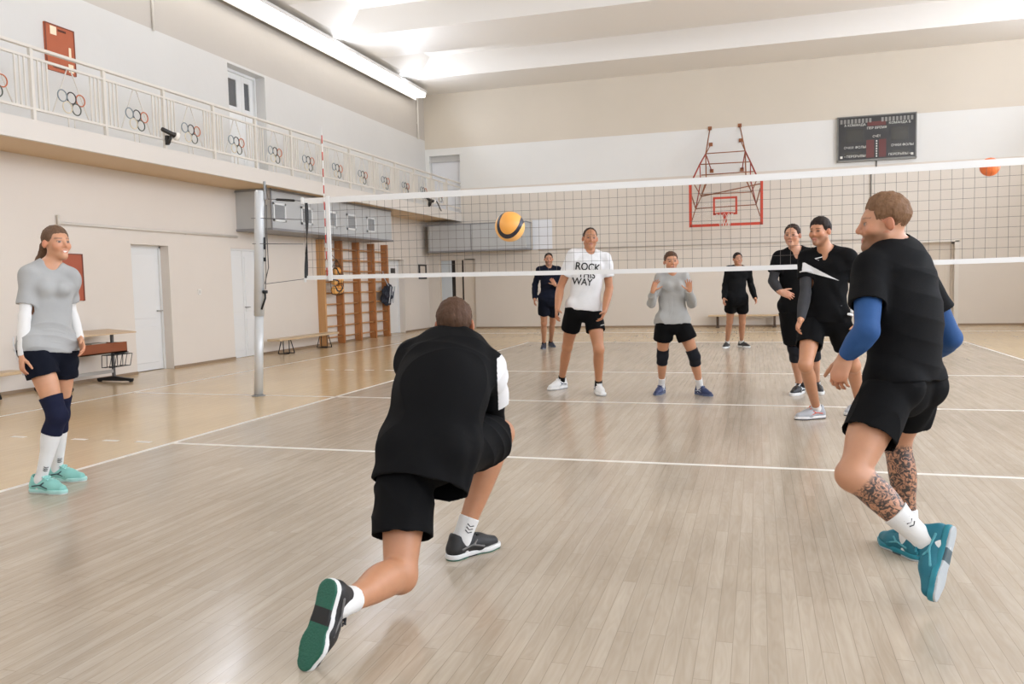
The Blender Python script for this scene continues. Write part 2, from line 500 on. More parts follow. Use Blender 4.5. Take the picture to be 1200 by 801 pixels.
# wide cream door at the right of the far wall
b = MB()
panel_leaf(b, 1, YB + .16, 8.10, 8.995, .01, 2.12, [(.12, .88, .06, .40), (.12, .88, .46, .94)])
panel_leaf(b, 1, YB + .16, 9.005, 9.90, .01, 2.12, [(.12, .88, .06, .40), (.12, .88, .46, .94)])
d = struct(b.build('door_6', DOORB))
MB().box((8.05, YB + .12, 0), (8.10, YB + .24, 2.17)).box((9.90, YB + .12, 0), (9.95, YB + .24, 2.17)).box((8.05, YB + .12, 2.12), (9.95, YB + .24, 2.17)).build('door_frame', DOORB, d)
MB().box((7.96, YB - .02, 2.17), (10.06, YB, 2.24)).box((9.95, YB - .02, 0), (10.05, YB, 2.2)).build('architrave', CREAM, d)
MB().box((8.05, YB + .3, 0), (9.95, YB + .5, 2.17)).build('lining', PAINT_R, d)
# opening onto the gallery in the far wall
b = MB(); panel_leaf(b, 1, YB + .16, -4.60, -3.64, GZ1, 5.12, [(.1, .9, .06, .4), (.1, .9, .46, .95)])
d = struct(b.build('door_7', mat('gallery_door_grey', (226, 226, 228), .4)))
MB().box((-4.62, YB + .10, 5.12), (-3.62, YB + .3, 5.30)).build('transom', mat('transom_grey', (190, 188, 184), .5), d)
MB().box((-4.62, YB + .31, GZ1), (-3.62, YB + .5, 5.30)).build('lining', PAINT_R, d)

# ------------------------------------------------------------------ unseen windows at the right and behind, added for fill light
WF = mat('window_paint', (236, 236, 232), .4)
GLASS = bpy.data.materials.new('window_glass'); GLASS.use_nodes = True
_nt = GLASS.node_tree; _nt.nodes.remove(_nt.nodes['Principled BSDF'])
_t = _nt.nodes.new('ShaderNodeBsdfTransparent'); _g = _nt.nodes.new('ShaderNodeBsdfGlossy'); _g.inputs['Roughness'].default_value = .03
_m = _nt.nodes.new('ShaderNodeMixShader'); _m.inputs[0].default_value = .06
_nt.links.new(_t.outputs[0], _m.inputs[1]); _nt.links.new(_g.outputs[0], _m.inputs[2])
_nt.links.new(_m.outputs[0], _nt.nodes['Material Output'].inputs[0])
wn = 0
def make_fill_window(axis, pos, out, a0, a1, z0, z1):
    global wn
    wn += 1
    b = MB(); p = pos + out * .12
    def bx(u0, u1, v0, v1, q=p, t=.05):
        if axis == 0: b.box((q - t / 2, u0, v0), (q + t / 2, u1, v1))
        else: b.box((u0, q - t / 2, v0), (u1, q + t / 2, v1))
    bx(a0, a1, z0, z0 + .07); bx(a0, a1, z1 - .07, z1); bx(a0, a0 + .07, z0, z1); bx(a1 - .07, a1, z0, z1)
    for k in (1, 2):
        c = a0 + (a1 - a0) * k / 3; bx(c - .035, c + .035, z0, z1)
    bx(a0, a1, z1 - 1.1, z1 - 1.03)
    w = struct(b.build('window_%d' % wn, WF))
    b = MB(); bx(a0 + .05, a1 - .05, z0 + .05, z1 - .05, p, .008)
    b.build('pane', GLASS, w)
for h in RH: make_fill_window(0, XE, 1, *h)
for h in NH: make_fill_window(1, YR, -1, *h)

# ------------------------------------------------------------------ gallery
b = MB()
b.box((XW, YR, GZ0 + .01), (GX - .05, YB, GZ1 - .02))
b.box((GX - .06, YR, GZ0 - .03), (GX, YB, GZ1))
gal = struct(b.build('trim_1', mat('gallery_plaster', (222, 215, 206), .45, bump=.1, bscale=4)))

MB().box((XW, YR, GZ0), (GX - .06, YB, GZ0 + .012)).build('soffit', mat('soffit_paint', (216, 188, 150), .5), gal)  # warm bounce from the honey floor put into the underside's colour
railing = empty('gallery_railing', (GX - .02, 0, GZ1))
tag(railing, 'long cream gallery railing with rings in its bays above the left wall', 'railing')
RX = GX - .03
r0, r1 = YR + .1, YB - .02
MB().box((RX - .03, r0, 4.41), (RX + .03, r1, 4.45), .008).build('handrail', CREAM, railing)
MB().box((RX - .018, r0, 4.285), (RX + .018, r1, 4.315)).build('middle_rail', CREAM, railing)
MB().box((RX - .018, r0, 3.655), (RX + .018, r1, 3.685)).build('bottom_rail', CREAM, railing)
P0, PS = -.75, 1.19
posts = [P0 + PS * k for k in range(-10, 13)]
posts = [y for y in posts if r0 < y < r1]
for y in posts:
    MB().box((RX - .022, y - .022, GZ1 - .01), (RX + .022, y + .022, 4.43)).build('post', CREAM, railing)
thin = .009
for y in posts:
    if y + PS > r1: break
    bb = MB()
    for dy in (.10, .17, .24):
        for s in (y + dy, y + PS - dy):
            bb.box((RX - thin, s - thin, 3.68), (RX + thin, s + thin, 4.29))
    c = y + PS / 2
    for s in (-1, 1):
        bb.tube([(RX, c + s * .03, 4.29), (RX, c + s * .30, 3.68)], thin, 6)
        bb.tube([(RX, c + s * .05, 3.68), (RX, c + s * .05, 3.52)], thin, 6)
    bb.build('balusters', CREAM, railing)
RC = [mat('ring_blue', (136, 146, 150), .4), mat('ring_black', (50, 44, 40), .4), mat('ring_red', (196, 110, 70), .4), mat('ring_yellow', (224, 212, 186), .4), mat('ring_green', (84, 88, 76), .4)]
for y in posts:
    if y < -3 or y + PS > r1: continue
    c = y + PS / 2
    for k, (dy, z) in enumerate(((-.148, 3.925), (0, 3.92), (.148, 3.915), (-.074, 3.79), (.074, 3.785))):
        MB().ring((RX + .02, c + dy, z), (0, 1, 0), (0, 0, 1), .074, .0085, 24, 6).build(['blue_ring', 'black_ring', 'red_ring', 'yellow_ring', 'green_ring'][k], RC[k], railing)

def spotlight(y, z, aim, label, arm=False):
    s = empty('spotlight', (GX + .02, y, z)); tag(s, label, 'spotlight', 'spotlights on the gallery rail')
    blk = mat('lamp_black', (38, 34, 32), .4)
    x = GX + .06
    MB().box((x - .05, y - .02, z - .12), (x, y + .02, z + .02)).tube([(x, y, z - .10), (x + .05, y, z + .02)], .022, 8).build('bracket', blk, s)
    a = Vector(aim).normalized()
    p = Vector((x + .06, y, z + .04))
    MB().tube([p - a * .18, p - a * .165, p + a * .02, p + a * .05], [.028, .034, .034, .044], 14).build('housing', blk, s)
    MB().tube([p + a * .05, p + a * .10, p + a * .12], [.055, .068, .04], 16).build('lamp_bowl', mat('lamp_white', (244, 240, 232), .3), s)
    if arm:
        MB().tube([(x, y, z), (x + .03, y - .35, z + .10)], .016, 8).tube([(x, y, z), (x + .03, y + .42, z + .06), (x + .03, y + .75, z - .18)], .016, 8).build('arm', blk, s)
    return s
spotlight(1.60, 3.70, (.15, .85, -.22), 'small black spotlight with a white bowl low on the near gallery railing')
spotlight(12.0, 3.62, (.3, .9, -.2), 'black spotlight on spread arms at the far end of the gallery railing', True)

# red information board above the gallery, wall board, pipes, switch
sb = empty('sign_board', (XW, .85, 4.58)); tag(sb, 'rust-red notice board on the wall above the gallery railing', 'sign')
RUST = mat('rust_board', (176, 92, 58), .5, var=.08)
MB().box((XW, .57, 4.585), (XW + .03, 1.10, 5.25)).build('panel', RUST, sb)
MB().box((XW + .03, .57, 4.585), (XW + .036, .585, 5.25)).box((XW + .03, 1.085, 4.585), (XW + .036, 1.10, 5.25)).box((XW + .03, .57, 5.235), (XW + .036, 1.10, 5.25)).build('border', mat('rust_dark', (120, 58, 38), .5), sb)
CRM = mat('print_cream', (246, 226, 196), .5)
for y0, y1, z0, z1 in ((.66, .77, 5.10, 5.22), (.98, 1.02, 4.80, 4.98), (.96, 1.05, 4.62, 4.74)):
    MB().box((XW + .03, y0, z0), (XW + .036, y1, z1)).build('pictogram', CRM, sb)
bb = MB()
for i in range(6): bb.box((XW + .03, .80 + i * .025, 5.17), (XW + .035, .818 + i * .025, 5.20))
for i in range(8): bb.box((XW + .03, .68 + i * .028, 4.63), (XW + .035, .70 + i * .028, 4.66))
bb.build('print', mat('print_brown', (84, 40, 28), .5), sb)

wb = MB().box((XW, .46, 1.245), (XW + .035, 1.0, 1.935), .006).build('wall_board', mat('brick_board', (172, 88, 62), .55, var=.06))
tag(wb, 'plain brick-red board on the left wall behind the girl in grey', 'board')
MB().box((XW + .004, .985, 1.24), (XW + .04, 1.005, 1.94)).box((XW + .004, .455, 1.93), (XW + .04, 1.005, 1.945)).build('edge_strip', mat('board_edge', (120, 64, 48), .5), wb)

pp = MB().tube([(XW + .035, .60, 2.385), (XW + .035, 4.88, 2.385)], .022, 10)
pp = pp.build('wall_pipe', CREAM); tag(pp, 'cream pipe running level along the left wall above the doors', 'pipe')
bb = MB()
for y in (.66, 2.0, 3.4, 4.7): bb.box((XW, y - .02, 2.36), (XW + .03, y + .02, 2.41))
bb.tube([(XW + .035, .60, 2.36), (XW + .035, .60, 2.50)], .022, 8)
bb.build('bracket', CREAM, pp)
cpi = MB().tube([(XW + .03, 14.12, 5.75), (XW + .03, 14.12, 7.16)], .03, 8).build('riser_pipe', CREAM)
tag(cpi, 'white riser pipe on the upper left wall under the strip light end', 'pipe')
MB().box((XW, 14.08, 6.2), (XW + .03, 14.16, 6.24)).build('clip', CREAM, cpi)
cpi = MB().tube([(XW + .03, 2.83, 5.75), (XW + .03, 2.83, 7.16)], .022, 8).build('riser_pipe', CREAM)
tag(cpi, 'white riser pipe on the upper left wall right of the rust-red notice board', 'pipe')
MB().box((XW, 2.80, 6.4), (XW + .03, 2.86, 6.44)).build('clip', CREAM, cpi)
fp = MB().tube([(-1.2, YB - .03, 2.33), (7.95, YB - .03, 2.31)], .016, 8).build('wall_conduit', mat('conduit_grey', (188, 180, 170), .5))
tag(fp, 'thin grey conduit level along the far wall behind the players', 'pipe')
bb = MB()
for x in (-1.0, .9, 2.8, 4.7, 6.6): bb.box((x - .015, YB - .03, 2.29), (x + .015, YB, 2.35))
bb.build('clip', CREAM, fp)
sw = MB().box((XW, 3.66, 1.28), (XW + .02, 3.74, 1.38), .005).build('light_switch', mat('switch_white', (240, 236, 228), .4))
tag(sw, 'small white switch on the left wall between two white doors', 'switch')
MB().box((XW + .02, 3.68, 1.30), (XW + .026, 3.72, 1.36), .003).build('rocker', mat('rocker_grey', (214, 208, 200), .4), sw)
pf = empty('picture_frame', (XW, 14.16, 1.57)); tag(pf, 'dark framed notice on the left wall near the far corner', 'frame')
bb = MB(); bb.box((XW, 13.88, 1.94), (XW + .03, 14.46, 1.99)); bb.box((XW, 13.88, 1.57), (XW + .03, 13.96, 1.99)); bb.box((XW, 14.38, 1.57), (XW + .03, 14.46, 1.99)); bb.box((XW, 13.88, 1.55), (XW + .03, 14.46, 1.61))
bb.build('frame', STEEL_DARK, pf)
MB().box((XW, 13.95, 1.60), (XW + .012, 14.40, 1.95)).build('sheet', mat('sheet_cream', (222, 212, 198), .6), pf)

# ------------------------------------------------------------------ boxed ducts
DUCT = mat('duct_grey', (190, 192, 192), .42, .1, var=.05, vscale=2)
DUCT_D = mat('duct_seam', (140, 140, 142), .5, .2)
du = empty('ventilation_duct', (XW, 7.6, 2.5)); tag(du, 'long grey duct box with white framed vents under the gallery', 'duct')
MB().box((XW, 4.93, 2.52), (-3.96, 10.38, GZ0), .006).build('casing', DUCT, du)
MB().box((XW, 4.91, 2.49), (-3.93, 10.40, 2.535)).box((-3.965, 4.915, 2.53), (-3.945, 4.945, GZ0)).box((XW, 4.91, GZ0 - .05), (-3.945, 10.39, GZ0 - .02)).build('flange', DUCT_D, du)
for y in (5.20, 6.22, 7.26, 8.18, 9.18):
    fr = MB(); x = -3.955
    fr.box((x, y - .22, 2.67), (x + .02, y - .18, 3.03)); fr.box((x, y + .18, 2.67), (x + .02, y + .22, 3.03))
    fr.box((x, y - .22, 2.67), (x + .02, y + .22, 2.71)); fr.box((x, y - .22, 2.99), (x + .02, y + .22, 3.03))
    fo = fr.build('vent_frame', mat('vent_white', (228, 230, 230), .4), du)
    gg = MB(); gg.box((x + .001, y - .18, 2.71), (x + .004, y + .18, 2.99))
    for k in range(7): gg.box((x + .003, y - .18, 2.725 + k * .038), (x + .012, y + .18, 2.74 + k * .038))
    gg.build('grille', mat('vent_grey', (150, 152, 153), .5), fo)
du = empty('ventilation_duct', (-3, YB, 2.35)); tag(du, 'plain grey duct box with one seam high on the far wall', 'duct')
MB().prism([(-4.52, YB - .52), (-4.44, YB - .58), (-1.42, YB - .58), (-1.42, YB), (-4.52, YB)], 2, 2.37, 3.15).build('casing', DUCT, du)
MB().box((-4.53, YB - .60, 2.33), (-1.40, YB, 2.375)).box((-3.13, YB - .59, 2.37), (-3.10, YB - .57, 3.15)).box((-4.53, YB - .60, 3.13), (-1.40, YB, 3.16)).build('flange', DUCT_D, du)
wp = MB().box((-1.37, YB - .02, 2.34), (-.77, YB, 3.22)).build('wall_panel', mat('panel_white', (232, 234, 238), .3))
tag(wp, 'plain white panel on the far wall right of the duct box', 'panel')
MB().box((-1.37, YB - .026, 3.20), (-.77, YB - .02, 3.22)).box((-1.37, YB - .026, 2.34), (-.77, YB - .02, 2.36)).build('edging', mat('panel_edge', (214, 216, 220), .4), wp)

# ------------------------------------------------------------------ ceiling strip lights
LAMPW = mat('lamp_glow', (255, 250, 242), .5, emit=4.5)
def strip(x, side, label):
    s = empty('strip_light', (x, 1, 6.95)); tag(s, label, 'ceiling light', 'strip lights along the hall')
    MB().box((x - .17, YR + .5, 6.97), (x + .17, 13.75, 7.05)).box((x - side * .19, YR + .5, 6.80), (x - side * .165, 13.75, 7.05)).build('housing', mat('lamp_housing', (232, 230, 226), .4), s)
    MB().prism([(x - .15, 6.97), (x - .12, 6.86), (x + .12, 6.86), (x + .15, 6.97)], 1, YR + .55, 13.72).build('diffuser', LAMPW, s)
    bb = MB()
    for y in np.arange(YR + 1.5, 13.5, 3.0): bb.box((x - .02, y - .02, 7.04), (x + .02, y + .02, ZB + .02))
    bb.build('hanger', mat('lamp_housing', (232, 230, 226), .4), s)
strip(-4.42, 1, 'long glowing strip light along the left edge of the ceiling')
strip(13.40, -1, 'long glowing strip light along the right edge of the ceiling')
# ------------------------------------------------------------------ volleyball net and post
NET_W = mat('net_tape_white', (232, 232, 230), .55)
CORD = mat('net_cord', (96, 88, 80), .7)
ROPE = mat('grey_rope', (96, 94, 92), .6)
BLK = mat('strap_black', (26, 25, 25), .6)
def sag(x): return .012 * math.cos((x - 4.5) / 4.8 * PI)
nx0, nx1 = -.34, 9.34
net = empty('volleyball_net', (4.5, 0, 1.45)); tag(net, 'volleyball net with white top and bottom tapes stretched across the hall', 'net')
def tape(z0, z1, name, t=.006):
    b = MB(); n = 24
    xs = np.linspace(nx0, nx1, n + 1)
    for a, c in zip(xs, xs[1:]):
        b.prism([(a, z0 - sag(a)), (c, z0 - sag(c)), (c, z1 - sag(c)), (a, z1 - sag(a))], 1, -t, t)
    return b.build(name, NET_W, net)
tape(2.375, 2.445, 'top_tape')
tape(1.445, 1.495, 'bottom_tape')
g = MB(); R_ = .0017
zc = np.arange(1.495, 2.39, .098)
for z in zc[1:]:
    xs = np.linspace(nx0 + .02, nx1 - .02, 13)
    g.tube([(x, 0, z - sag(x)) for x in xs], R_, 4, cap=False)
for i, x in enumerate(np.arange(nx0 + .02, nx1, .1)):
    g.tube([(x, 0, 1.47 - sag(x)), (x + .002 * math.sin(i * 1.7), 0, 1.95), (x, 0, 2.40 - sag(x))], R_, 4, cap=False)
g.build('mesh', CORD, net)
for x in (0.02, 8.98):
    MB().box((x - .026, -.011, 1.44), (x + .026, .011, 2.47), .004).build('side_tape', NET_W, net)
an = mat('antenna_white', (238, 236, 232), .4); ar = mat('antenna_red', (190, 60, 48), .4)
for x in (-.015, 9.015):
    a = MB().tube([(x, -.02, 1.45), (x, -.02, 3.30)], .006, 8).build('antenna', an, net)
    b = MB()
    for k in range(9): b.tube([(x, -.02, 1.5 + k * .2), (x, -.02, 1.6 + k * .2)], .0068, 8)
    b.build('red_band', ar, a)
# twisted black strap hanging from the net end
b = MB(); n = 30; pr = None
for i in range(n + 1):
    t = i / n; a = .3 + t * 4.2; z = 2.40 - t * .92; x = -.27 - .03 * t
    w_ = .030
    v = [b.bm.verts.new((x + s * w_ * math.cos(a) * .55 + .012 * math.sin(a), s * w_ * math.sin(a) - .015, z)) for s in (-1, 1)]
    if pr: b.bm.faces.new([pr[0], pr[1], v[1], v[0]])
    pr = v
o = b.build('end_strap', BLK, net)
md = o.modifiers.new('thick', 'SOLIDIFY'); md.thickness = .006
def post(xb, xt, s, label):
    p = empty('net_post', (xb, -.06, 0)); tag(p, label, 'net post', 'net posts')
    PW = mat('post_grey_white', (206, 208, 208), .3, .15)
    def px(z): return xb + (xt - xb) * z / 2.57
    MB().tube([(px(0), -.06, 0), (px(1.05), -.06, 1.05)], .054, 20).build('lower_tube', PW, p)
    MB().tube([(px(1.02), -.06, 1.02), (px(2.56), -.06, 2.56), (px(2.58), -.06, 2.58)], [.064, .064, .05], 20).build('upper_tube', PW, p)
    MB().lathe([(.085, 0), (.085, .008), (.062, .02)], (xb, -.06, 0), 24).build('floor_plate', mat('plate_grey', (140, 140, 138), .4, .5), p)
    c = s
    b = MB()
    b.box((px(2.5) + c * .062, -.075, 2.46), (px(2.5) + c * .088, -.045, 2.69), .006)
    b.build('pulley_bracket', mat('bracket_grey', (150, 150, 148), .35, .6), p)
    b = MB(); b.lathe([(.03, -.02), (.034, 0), (.03, .02)], (px(1.3) + c * .085, -.06, 1.32), 14)
    b.tube([(px(1.3) + c * .085, -.06, 1.32), (px(1.3) + c * .085, -.06, 1.24), (px(1.3) + c * .05, -.1, 1.10)], .012, 8)
    b.build('crank', BLK, p)
    b = MB(); b.tube([(px(2.4) + c * .075, -.05, 2.64), (px(1.9) + c * .075, -.05, 1.75)], .005, 8)
    b.tube([(px(2) + c * .12, -.06, 2.40), (px(2) + c * .10, -.05, 2.0), (px(1.8) + c * .12, -.06, 1.62), (px(1.6) + c * .07, -.06, 1.42)], .006, 6)
    b.tube([(px(2) + c * .09, -.06, 2.1), (px(1.9) + c * .075, -.05, 1.74), (px(1.5) + c * .10, -.06, 1.55), (px(1.4) + c * .08, -.05, 1.35)], .005, 6)
    b.build('rope', ROPE, p)
    MB().box((px(1.8) + c * .06, -.07, 1.85), (px(1.8) + c * .09, -.04, 2.00), .006).build('cleat', STEEL_DARK, p)
    MB().box((px(1.7) + c * .06, -.07, 1.70), (px(1.7) + c * .09, -.04, 1.75), .006).build('cleat', STEEL_DARK, p)
post(-1.035, -.885, 1, 'grey-white net post leaning at the left end of the net')
# ropes that tie the net to its post
rp = MB()
rp.tube([(-.80, -.05, 2.64), (-.78, -.05, 2.47), (-.34, 0, 2.43)], .006, 6)
for z, zz in ((2.235, 2.20), (1.92, 1.90)):
    rp.tube([(-.98, -.13, z), (-.85, -.10, z), (-.34, 0, zz)], .004, 6)
    rp.tube([(-.93, .02, z), (-.85, -.0, z), (-.34, 0, zz)], .004, 6)
rp.tube([(-.85, -.06, 1.42), (-.34, 0, 1.47)], .004, 6)
rp.build('tie_rope', ROPE, net)
MB().tube([(-.68, -.042, 2.462), (-.66, -.04, 2.459), (-.44, -.012, 2.438), (-.42, -.01, 2.436)], [.005, .016, .016, .005], 10).build('tensioner', BLK, net)
MB().box((-.345, -.014, 2.39), (-.31, .014, 2.47), .004).box((-.345, -.012, 1.43), (-.32, .012, 1.50), .003).build('corner_clip', NET_W, net)

# ------------------------------------------------------------------ wall bars
HON = wood('honey_wood', (150, 92, 46), (190, 128, 72), .35, (14, 14, 1.2))
HONL = wood('light_honey_wood', (186, 136, 84), (208, 160, 106), .35, (14, 14, 1.2))
RUNG = wood('rung_wood', (176, 124, 76), (206, 158, 110), .35, (14, 1.2, 14))
wbs = empty('wall_bars', (XW, 9.6, 0)); tag(wbs, 'brown wooden wall bars of four bays on the left wall', 'wall bars')
UY = (7.95, 8.82, 9.71, 10.55, 11.36)
for i, y in enumerate(UY):
    MB().box((XW, y - .035, 0), (XW + .19, y + .035, 2.47), .006).build('upright', HONL if i == 0 else HON, wbs)
for j in range(4):
    for k in range(9):
        z = .17 + .262 * k
        MB().tube([(XW + .12, UY[j] + .03, z), (XW + .12, UY[j + 1] - .03, z)], .019, 8).build('rung', RUNG, wbs)
# a net sack of volleyballs and a dark bag hang from the bars
def ball_mesh(r, rot, name):
    """volleyball of yellow panels parted by dark blue swirling bands"""
    bm = bmesh.new(); bmesh.ops.create_uvsphere(bm, u_segments=64, v_segments=40, radius=r)
    for f in bm.faces: f.smooth = True
    me = bpy.data.meshes.new(name); bm.to_mesh(me); bm.free()
    return me
def ball_material():
    m = bpy.data.materials.new('volleyball_panels'); m.use_nodes = True
    nt = m.node_tree; N = nt.nodes; L = nt.links; b = N['Principled BSDF']
    tc = N.new('ShaderNodeTexCoord')
    sp = N.new('ShaderNodeSeparateXYZ')
    nm = N.new('ShaderNodeVectorMath'); nm.operation = 'NORMALIZE'
    L.new(tc.outputs['Object'], nm.inputs[0]); L.new(nm.outputs[0], sp.inputs[0])
    def M_(op, a, b_=None):
        n = N.new('ShaderNodeMath'); n.operation = op
        for i, v in enumerate((a, b_)):
            if v is None: continue
            if isinstance(v, (int, float)): n.inputs[i].default_value = v
            else: L.new(v, n.inputs[i])
        return n.outputs[0]
    X, Y, Z = sp.outputs
    # a tennis-ball like swirl: x*y*z blended with a saddle keeps the bands curved
    s1 = M_('MULTIPLY', Z, .55)
    s2 = M_('MULTIPLY', M_('SUBTRACT', M_('MULTIPLY', X, X), M_('MULTIPLY', Y, Y)), .72)
    s = M_('ADD', s1, s2)
    band = M_('LESS_THAN', M_('ABSOLUTE', M_('SUBTRACT', s, .03)), .20)
    seam = M_('LESS_THAN', M_('ABSOLUTE', M_('SUBTRACT', M_('ABSOLUTE', M_('SUBTRACT', s, .03)), .207)), .012)
    half = M_('LESS_THAN', s, 0)
    mx = N.new('ShaderNodeMix'); mx.data_type = 'RGBA'
    mx.inputs[6].default_value = lin((240, 168, 78)); mx.inputs[7].default_value = lin((244, 186, 108)); L.new(half, mx.inputs[0])
    m2 = N.new('ShaderNodeMix'); m2.data_type = 'RGBA'; L.new(mx.outputs[2], m2.inputs[6]); m2.inputs[7].default_value = lin((34, 34, 48)); L.new(band, m2.inputs[0])
    m3 = N.new('ShaderNodeMix'); m3.data_type = 'RGBA'; L.new(m2.outputs[2], m3.inputs[6]); m3.inputs[7].default_value = lin((24, 20, 26)); L.new(seam, m3.inputs[0])
    L.new(m3.outputs[2], b.inputs['Base Color'])
    b.inputs['Roughness'].default_value = .42
    v = N.new('ShaderNodeTexVoronoi'); v.inputs['Scale'].default_value = 260
    L.new(tc.outputs['Object'], v.inputs['Vector'])
    bp = N.new('ShaderNodeBump'); bp.inputs['Strength'].default_value = .08; bp.inputs['Distance'].default_value = .002
    L.new(v.outputs['Distance'], bp.inputs['Height']); L.new(bp.outputs['Normal'], b.inputs['Normal'])
    return m
BALLM = ball_material()
def ball(loc, rot, label, r=.105, group=None):
    me = ball_mesh(r, rot, 'volleyball'); o = link('volleyball', me, BALLM)
    o.location = loc; o.rotation_euler = rot
    tag(o, label, 'ball', group)
    return o
vb = at(597.5, 265.5, 5.72)
vbo = ball(vb, (0, 0, 0), 'yellow and dark blue volleyball flying in front of the net')
_d = Vector(CAM - vb).normalized(); _a = Vector((1, 0, .04)).normalized(); _q = Vector((-.04, 0, 1)).normalized()
_t = (Vector(tuple(CU)) * .95 + Vector(tuple(CR)) * .30); _t = (_t - _d * _t.dot(_d)).normalized()
_d2 = (_d * .97 + Vector(tuple(CR)) * -.16 + Vector(tuple(CU)) * .05).normalized(); _t = (_t - _d2 * _t.dot(_d2)).normalized()
_L = Matrix((_a, _q, _a.cross(_q))).transposed(); _W = Matrix((_d2, _t, _d2.cross(_t))).transposed()
vbo.rotation_euler = (_W @ _L.transposed()).to_euler()
for i, (y, z, a) in enumerate(((8.28, 1.73, 0), (8.17, 1.51, 1), (8.39, 1.53, 2), (8.17, 1.29, 3), (8.39, 1.31, 4))):
    ball((XW + .32, y, z), (a * 1.3, a * .9, a * 2.1), ('topmost', 'upper left', 'upper right', 'lowest left', 'lowest right')[i] + ' yellow and black volleyball in the sack on the wall bars', .105, 'volleyballs in the sack on the wall bars')
b = MB()
for k in range(10):
    a = 2 * PI * k / 10
    b.tube([(XW + .32 + .118 * math.cos(a) * f, 8.28 + .235 * math.sin(a) * f, z) for f, z in ((.1, 2.0), (.6, 1.86), (1, 1.66), (1.0, 1.4), (.9, 1.2), (.1, 1.165))], .004, 4)
for f, z in ((.6, 1.86), (1, 1.66), (1.06, 1.5), (1.0, 1.33), (.8, 1.2)):
    b.tube([(XW + .32 + .118 * math.cos(2 * PI * i / 20) * f, 8.28 + .235 * math.sin(2 * PI * i / 20) * f, z) for i in range(20)], .004, 4, closed=True)
b.tube([(XW + .141, 8.28, 2.27), (XW + .22, 8.28, 2.1), (XW + .32, 8.28, 2.0)], .006, 6)
tag(b.build('ball_net', mat('sack_cord', (60, 52, 44), .7)), 'dark net sack holding volleyballs on the first bay of the wall bars', 'net sack')
# dark bag with pale straps and folds
BAGM = mat('bag_dark', (40, 44, 56), .7, var=.3, vscale=14)
bm = bmesh.new(); bmesh.ops.create_icosphere(bm, subdivisions=5, radius=1)
rg = random.Random(3)
for v in bm.verts:
    c = v.co; n = .18 * math.sin(7 * c.z + 3 * c.x) + .14 * math.sin(9 * c.y - 4 * c.z) + .1 * math.sin(15 * c.x + 9 * c.y)
    v.co = Vector((c.x * .12 * (1 + n), c.y * .24 * (1 + n * .7), c.z * .29 * (1 + .3 * n))) + Vector((0, .07 * c.z, 0))
for f in bm.faces: f.smooth = True
me = bpy.data.meshes.new('hanging_bag'); bm.to_mesh(me); bm.free()
bag = link('hanging_bag', me, BAGM); bag.location = (XW + .27, 11.10, 1.12)
bag.matrix_basis = Matrix.Translation((XW + .27, 11.10, 1.12))
tag(bag, 'dark crumpled sports bag hanging on the last bay of the wall bars', 'bag')
b = MB()
for dy in (-.12, 0, .13):
    b.tube([(XW + .40, 11.10 + dy + .07 * s, 1.12 + s * .22) for s in (-1, -.5, 0, .5, 1)], .014, 6)
b.tube([(XW + .33, 11.06, 1.36), (XW + .2, 11.12, 1.55), (XW + .14, 11.12, 1.76)], .012, 6)
b.build('strap', mat('strap_pale', (186, 190, 196), .6), bag)

# ------------------------------------------------------------------ benches
SEATW = wood('bench_wood', (196, 168, 130), (216, 192, 158), .35, (2, 30, 30))
def bench(x0, x1, y0, y1, h, label, legs, along, style):
    o = empty('bench', ((x0 + x1) / 2, (y0 + y1) / 2, 0)); tag(o, label, 'bench', 'low gym benches')
    MB().box((x0, y0, h - .045), (x1, y1, h), .01).build('seat', SEATW, o)
    if along == 1:
        for y in legs:
            b = MB()
            for s in (-1, 1):
                b.tube([((x0 + x1) / 2 - .09, y + s * .03, h - .045), ((x0 + x1) / 2 - .13, y + s * .10, .012)], .010, 8)
                b.tube([((x0 + x1) / 2 + .09, y + s * .03, h - .045), ((x0 + x1) / 2 + .13, y + s * .10, .012)], .010, 8)
                b.tube([((x0 + x1) / 2 - .13, y + s * .10, .012), ((x0 + x1) / 2 + .13, y + s * .10, .012)], .010, 8)
            b.build('leg', STEEL_DARK, o)
    else:
        for x in legs:
            b = MB(); b.box((x - .03, y0 + .03, 0), (x + .03, y1 - .03, h - .045)); b.box((x - .05, y0 + .01, 0), (x + .05, y1 - .01, .03))
            b.build('leg', wood('bench_leg_wood', (60, 44, 30), (84, 62, 42), .5), o)
    return o
bench(XW + .26, XW + .56, 5.40, 7.85, .335, 'low pale wooden bench with bent wire legs beside the wall bars', (5.86, 7.42), 1, 0)
bench(XW + .12, XW + .42, -3.1, -.45, .345, 'low bench at the left edge behind the girl, only its end showing', (-2.6, -.95), 1, 0)
bench(3.74, 5.70, YB - .42, YB - .10, .35, 'low pale bench with dark legs against the far wall', (3.99, 5.50), 0, 1)

# ------------------------------------------------------------------ school desk
dk = empty('school_desk', (XW + .45, .55, 0)); tag(dk, 'school desk with brown shelf and steel legs against the left wall', 'desk')
MB().prism([(XW + .16, .795), (XW + .16, .775), (XW + .68, .735), (XW + .68, .755)], 1, -.10, 1.30).build('desk_top', wood('desk_top_wood', (196, 168, 134), (212, 186, 152), .35, (3, 1, 3)), dk)
DKB = wood('desk_brown', (120, 62, 34), (150, 82, 48), .4, (6, 1.2, 6))
b = MB(); b.box((XW + .60, -.02, .455), (XW + .62, 1.16, .61)); b.box((XW + .24, -.02, .455), (XW + .62, 1.16, .475)); b.box((XW + .24, -.02, .455), (XW + .60, 0, .60)); b.box((XW + .24, 1.14, .455), (XW + .60, 1.16, .60)); b.box((XW + .24, -.02, .455), (XW + .26, 1.16, .56))
b.build('shelf', DKB, dk)
LEGS = mat('desk_steel', (112, 110, 108), .4, .5)
